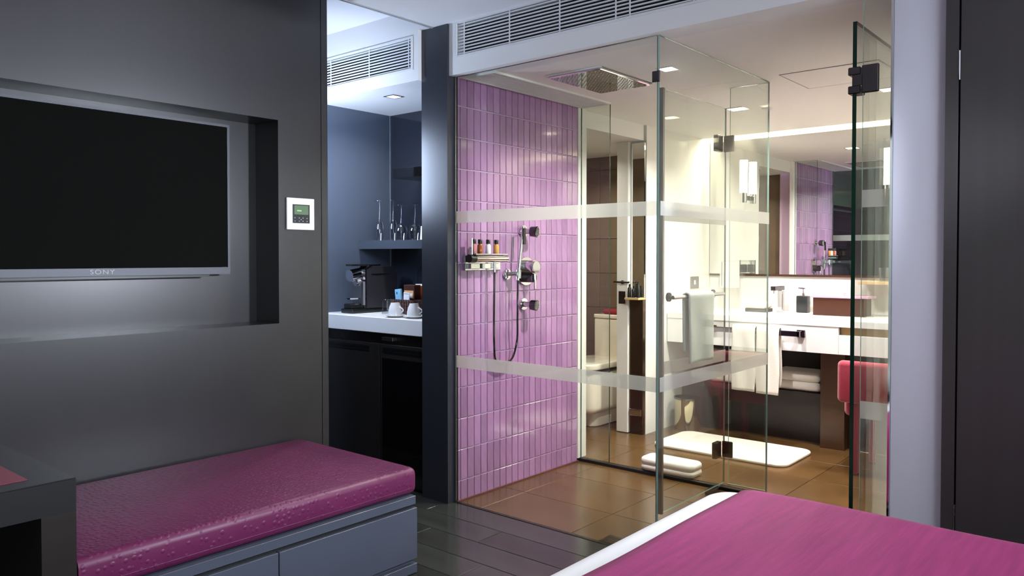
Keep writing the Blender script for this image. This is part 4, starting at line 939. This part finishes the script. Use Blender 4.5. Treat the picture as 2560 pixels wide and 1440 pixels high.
# spot lamp added in place of an unseen strobe, lighting the television wall
sl = thing('added_spotlight', 'added spotlight at the wardrobe front in place of a strobe, lighting the television wall', 'spotlight', (0.2, 3.05, 1.72))
LP = Vector((0.2, 2.93, 1.78)); AIM = Vector((-3.4, 1.5, 1.3)); dv = (AIM-LP).normalized()
g = G(); g.cyl((0.2, 3.0615, 1.72), (0.2, 3.045, 1.72), 0.045, n=24); build('rosette', g, 'brushed', sl, smooth=True)
g = G(); g.cyl((0.2, 3.046, 1.72), LP-dv*0.02, 0.009, n=12); build('arm', g, 'brushed', sl, smooth=True)
g = G(); g.cyl(LP-dv*0.10, LP-dv*0.012, 0.05, 0.085, 28); build('shade', g, 'brushed', sl, smooth=True)
sd_ = bpy.data.lights.new('spot', 'SPOT'); sd_.energy = 430; sd_.color = (0.80, 0.86, 1.0); sd_.spot_size = math.radians(78); sd_.spot_blend = 0.75; sd_.shadow_soft_size = 0.085
so_ = bpy.data.objects.new('spot', sd_); COL.objects.link(so_); so_.parent = sl; so_.location = LP-Vector(sl.location); so_.rotation_euler = dv.to_track_quat('-Z', 'Y').to_euler()
# curtain and garden outside
g = G(); g.grid(lambda u, v: Vector((-3.34+u*1.04, WIN_Y+0.08+0.03*math.sin(u*40), 0.02+v*2.55)), 80, 1)
tag(build('curtain', g, 'curtain', smooth=True, loc=(-2.8, WIN_Y+0.08, 0.02), angle=80), 'dark curtain drawn beside the bedroom window', 'curtain')
g = G(); g.box(-6, 6, WIN_Y-4, WIN_Y-0.15, -0.2, -0.02); tag(build('garden_ground', g, 'stone_ground'), 'grey garden ground outside the bedroom window', 'ground', None, 'structure')
g = G(); g.box(-6, 6, WIN_Y-3.2, WIN_Y-3.0, -0.02, 4.2); tag(build('sky_block_wall', g, 'stone_ground'), 'unseen grey wall added behind the bamboo to block the sky', 'wall', None, 'structure')  # added out of view so that it hides the bright sky
random.seed(3)
for i in range(4):
    bx = -2.9+i*1.32; by = WIN_Y-1.1; hh = random.uniform(2.6, 3.2)
    lab = 'green bamboo clump outside the window, number %s from the curtain' % ('one two three four'.split()[i])
    r = thing('bamboo_plant', lab, 'bamboo', (bx, by, -0.02), 'bamboo outside the window')
    for k in range(3):
        ox, oy = random.uniform(-0.15, 0.15), random.uniform(-0.1, 0.1)
        g = G(); g.tube([(bx+ox, by+oy, -0.02), (bx+ox*1.3, by+oy, hh*0.5), (bx+ox*1.9+0.1, by+oy, hh)], 0.014, 6); build('culm', g, 'culm', r, smooth=True)
    g = G()
    for k in range(1500):
        z0 = random.uniform(0.3, hh+0.1); a = random.uniform(0, 2*PI); R0 = random.uniform(0.02, 0.46); L = random.uniform(0.12, 0.24)
        p = Vector((bx+R0*math.cos(a), by+R0*math.sin(a), z0)); d = Vector((math.cos(a), math.sin(a), random.uniform(-1.4, 0.1))).normalized()
        s1 = d.cross(Vector((0, 0, 1))).normalized()*0.02
        vs_ = [g.bm.verts.new(p), g.bm.verts.new(p+d*L*0.4+s1), g.bm.verts.new(p+d*L), g.bm.verts.new(p+d*L*0.4-s1)]; g.bm.faces.new(vs_)
    o = build('foliage', g, 'leaf', r); o['kind'] = 'stuff'
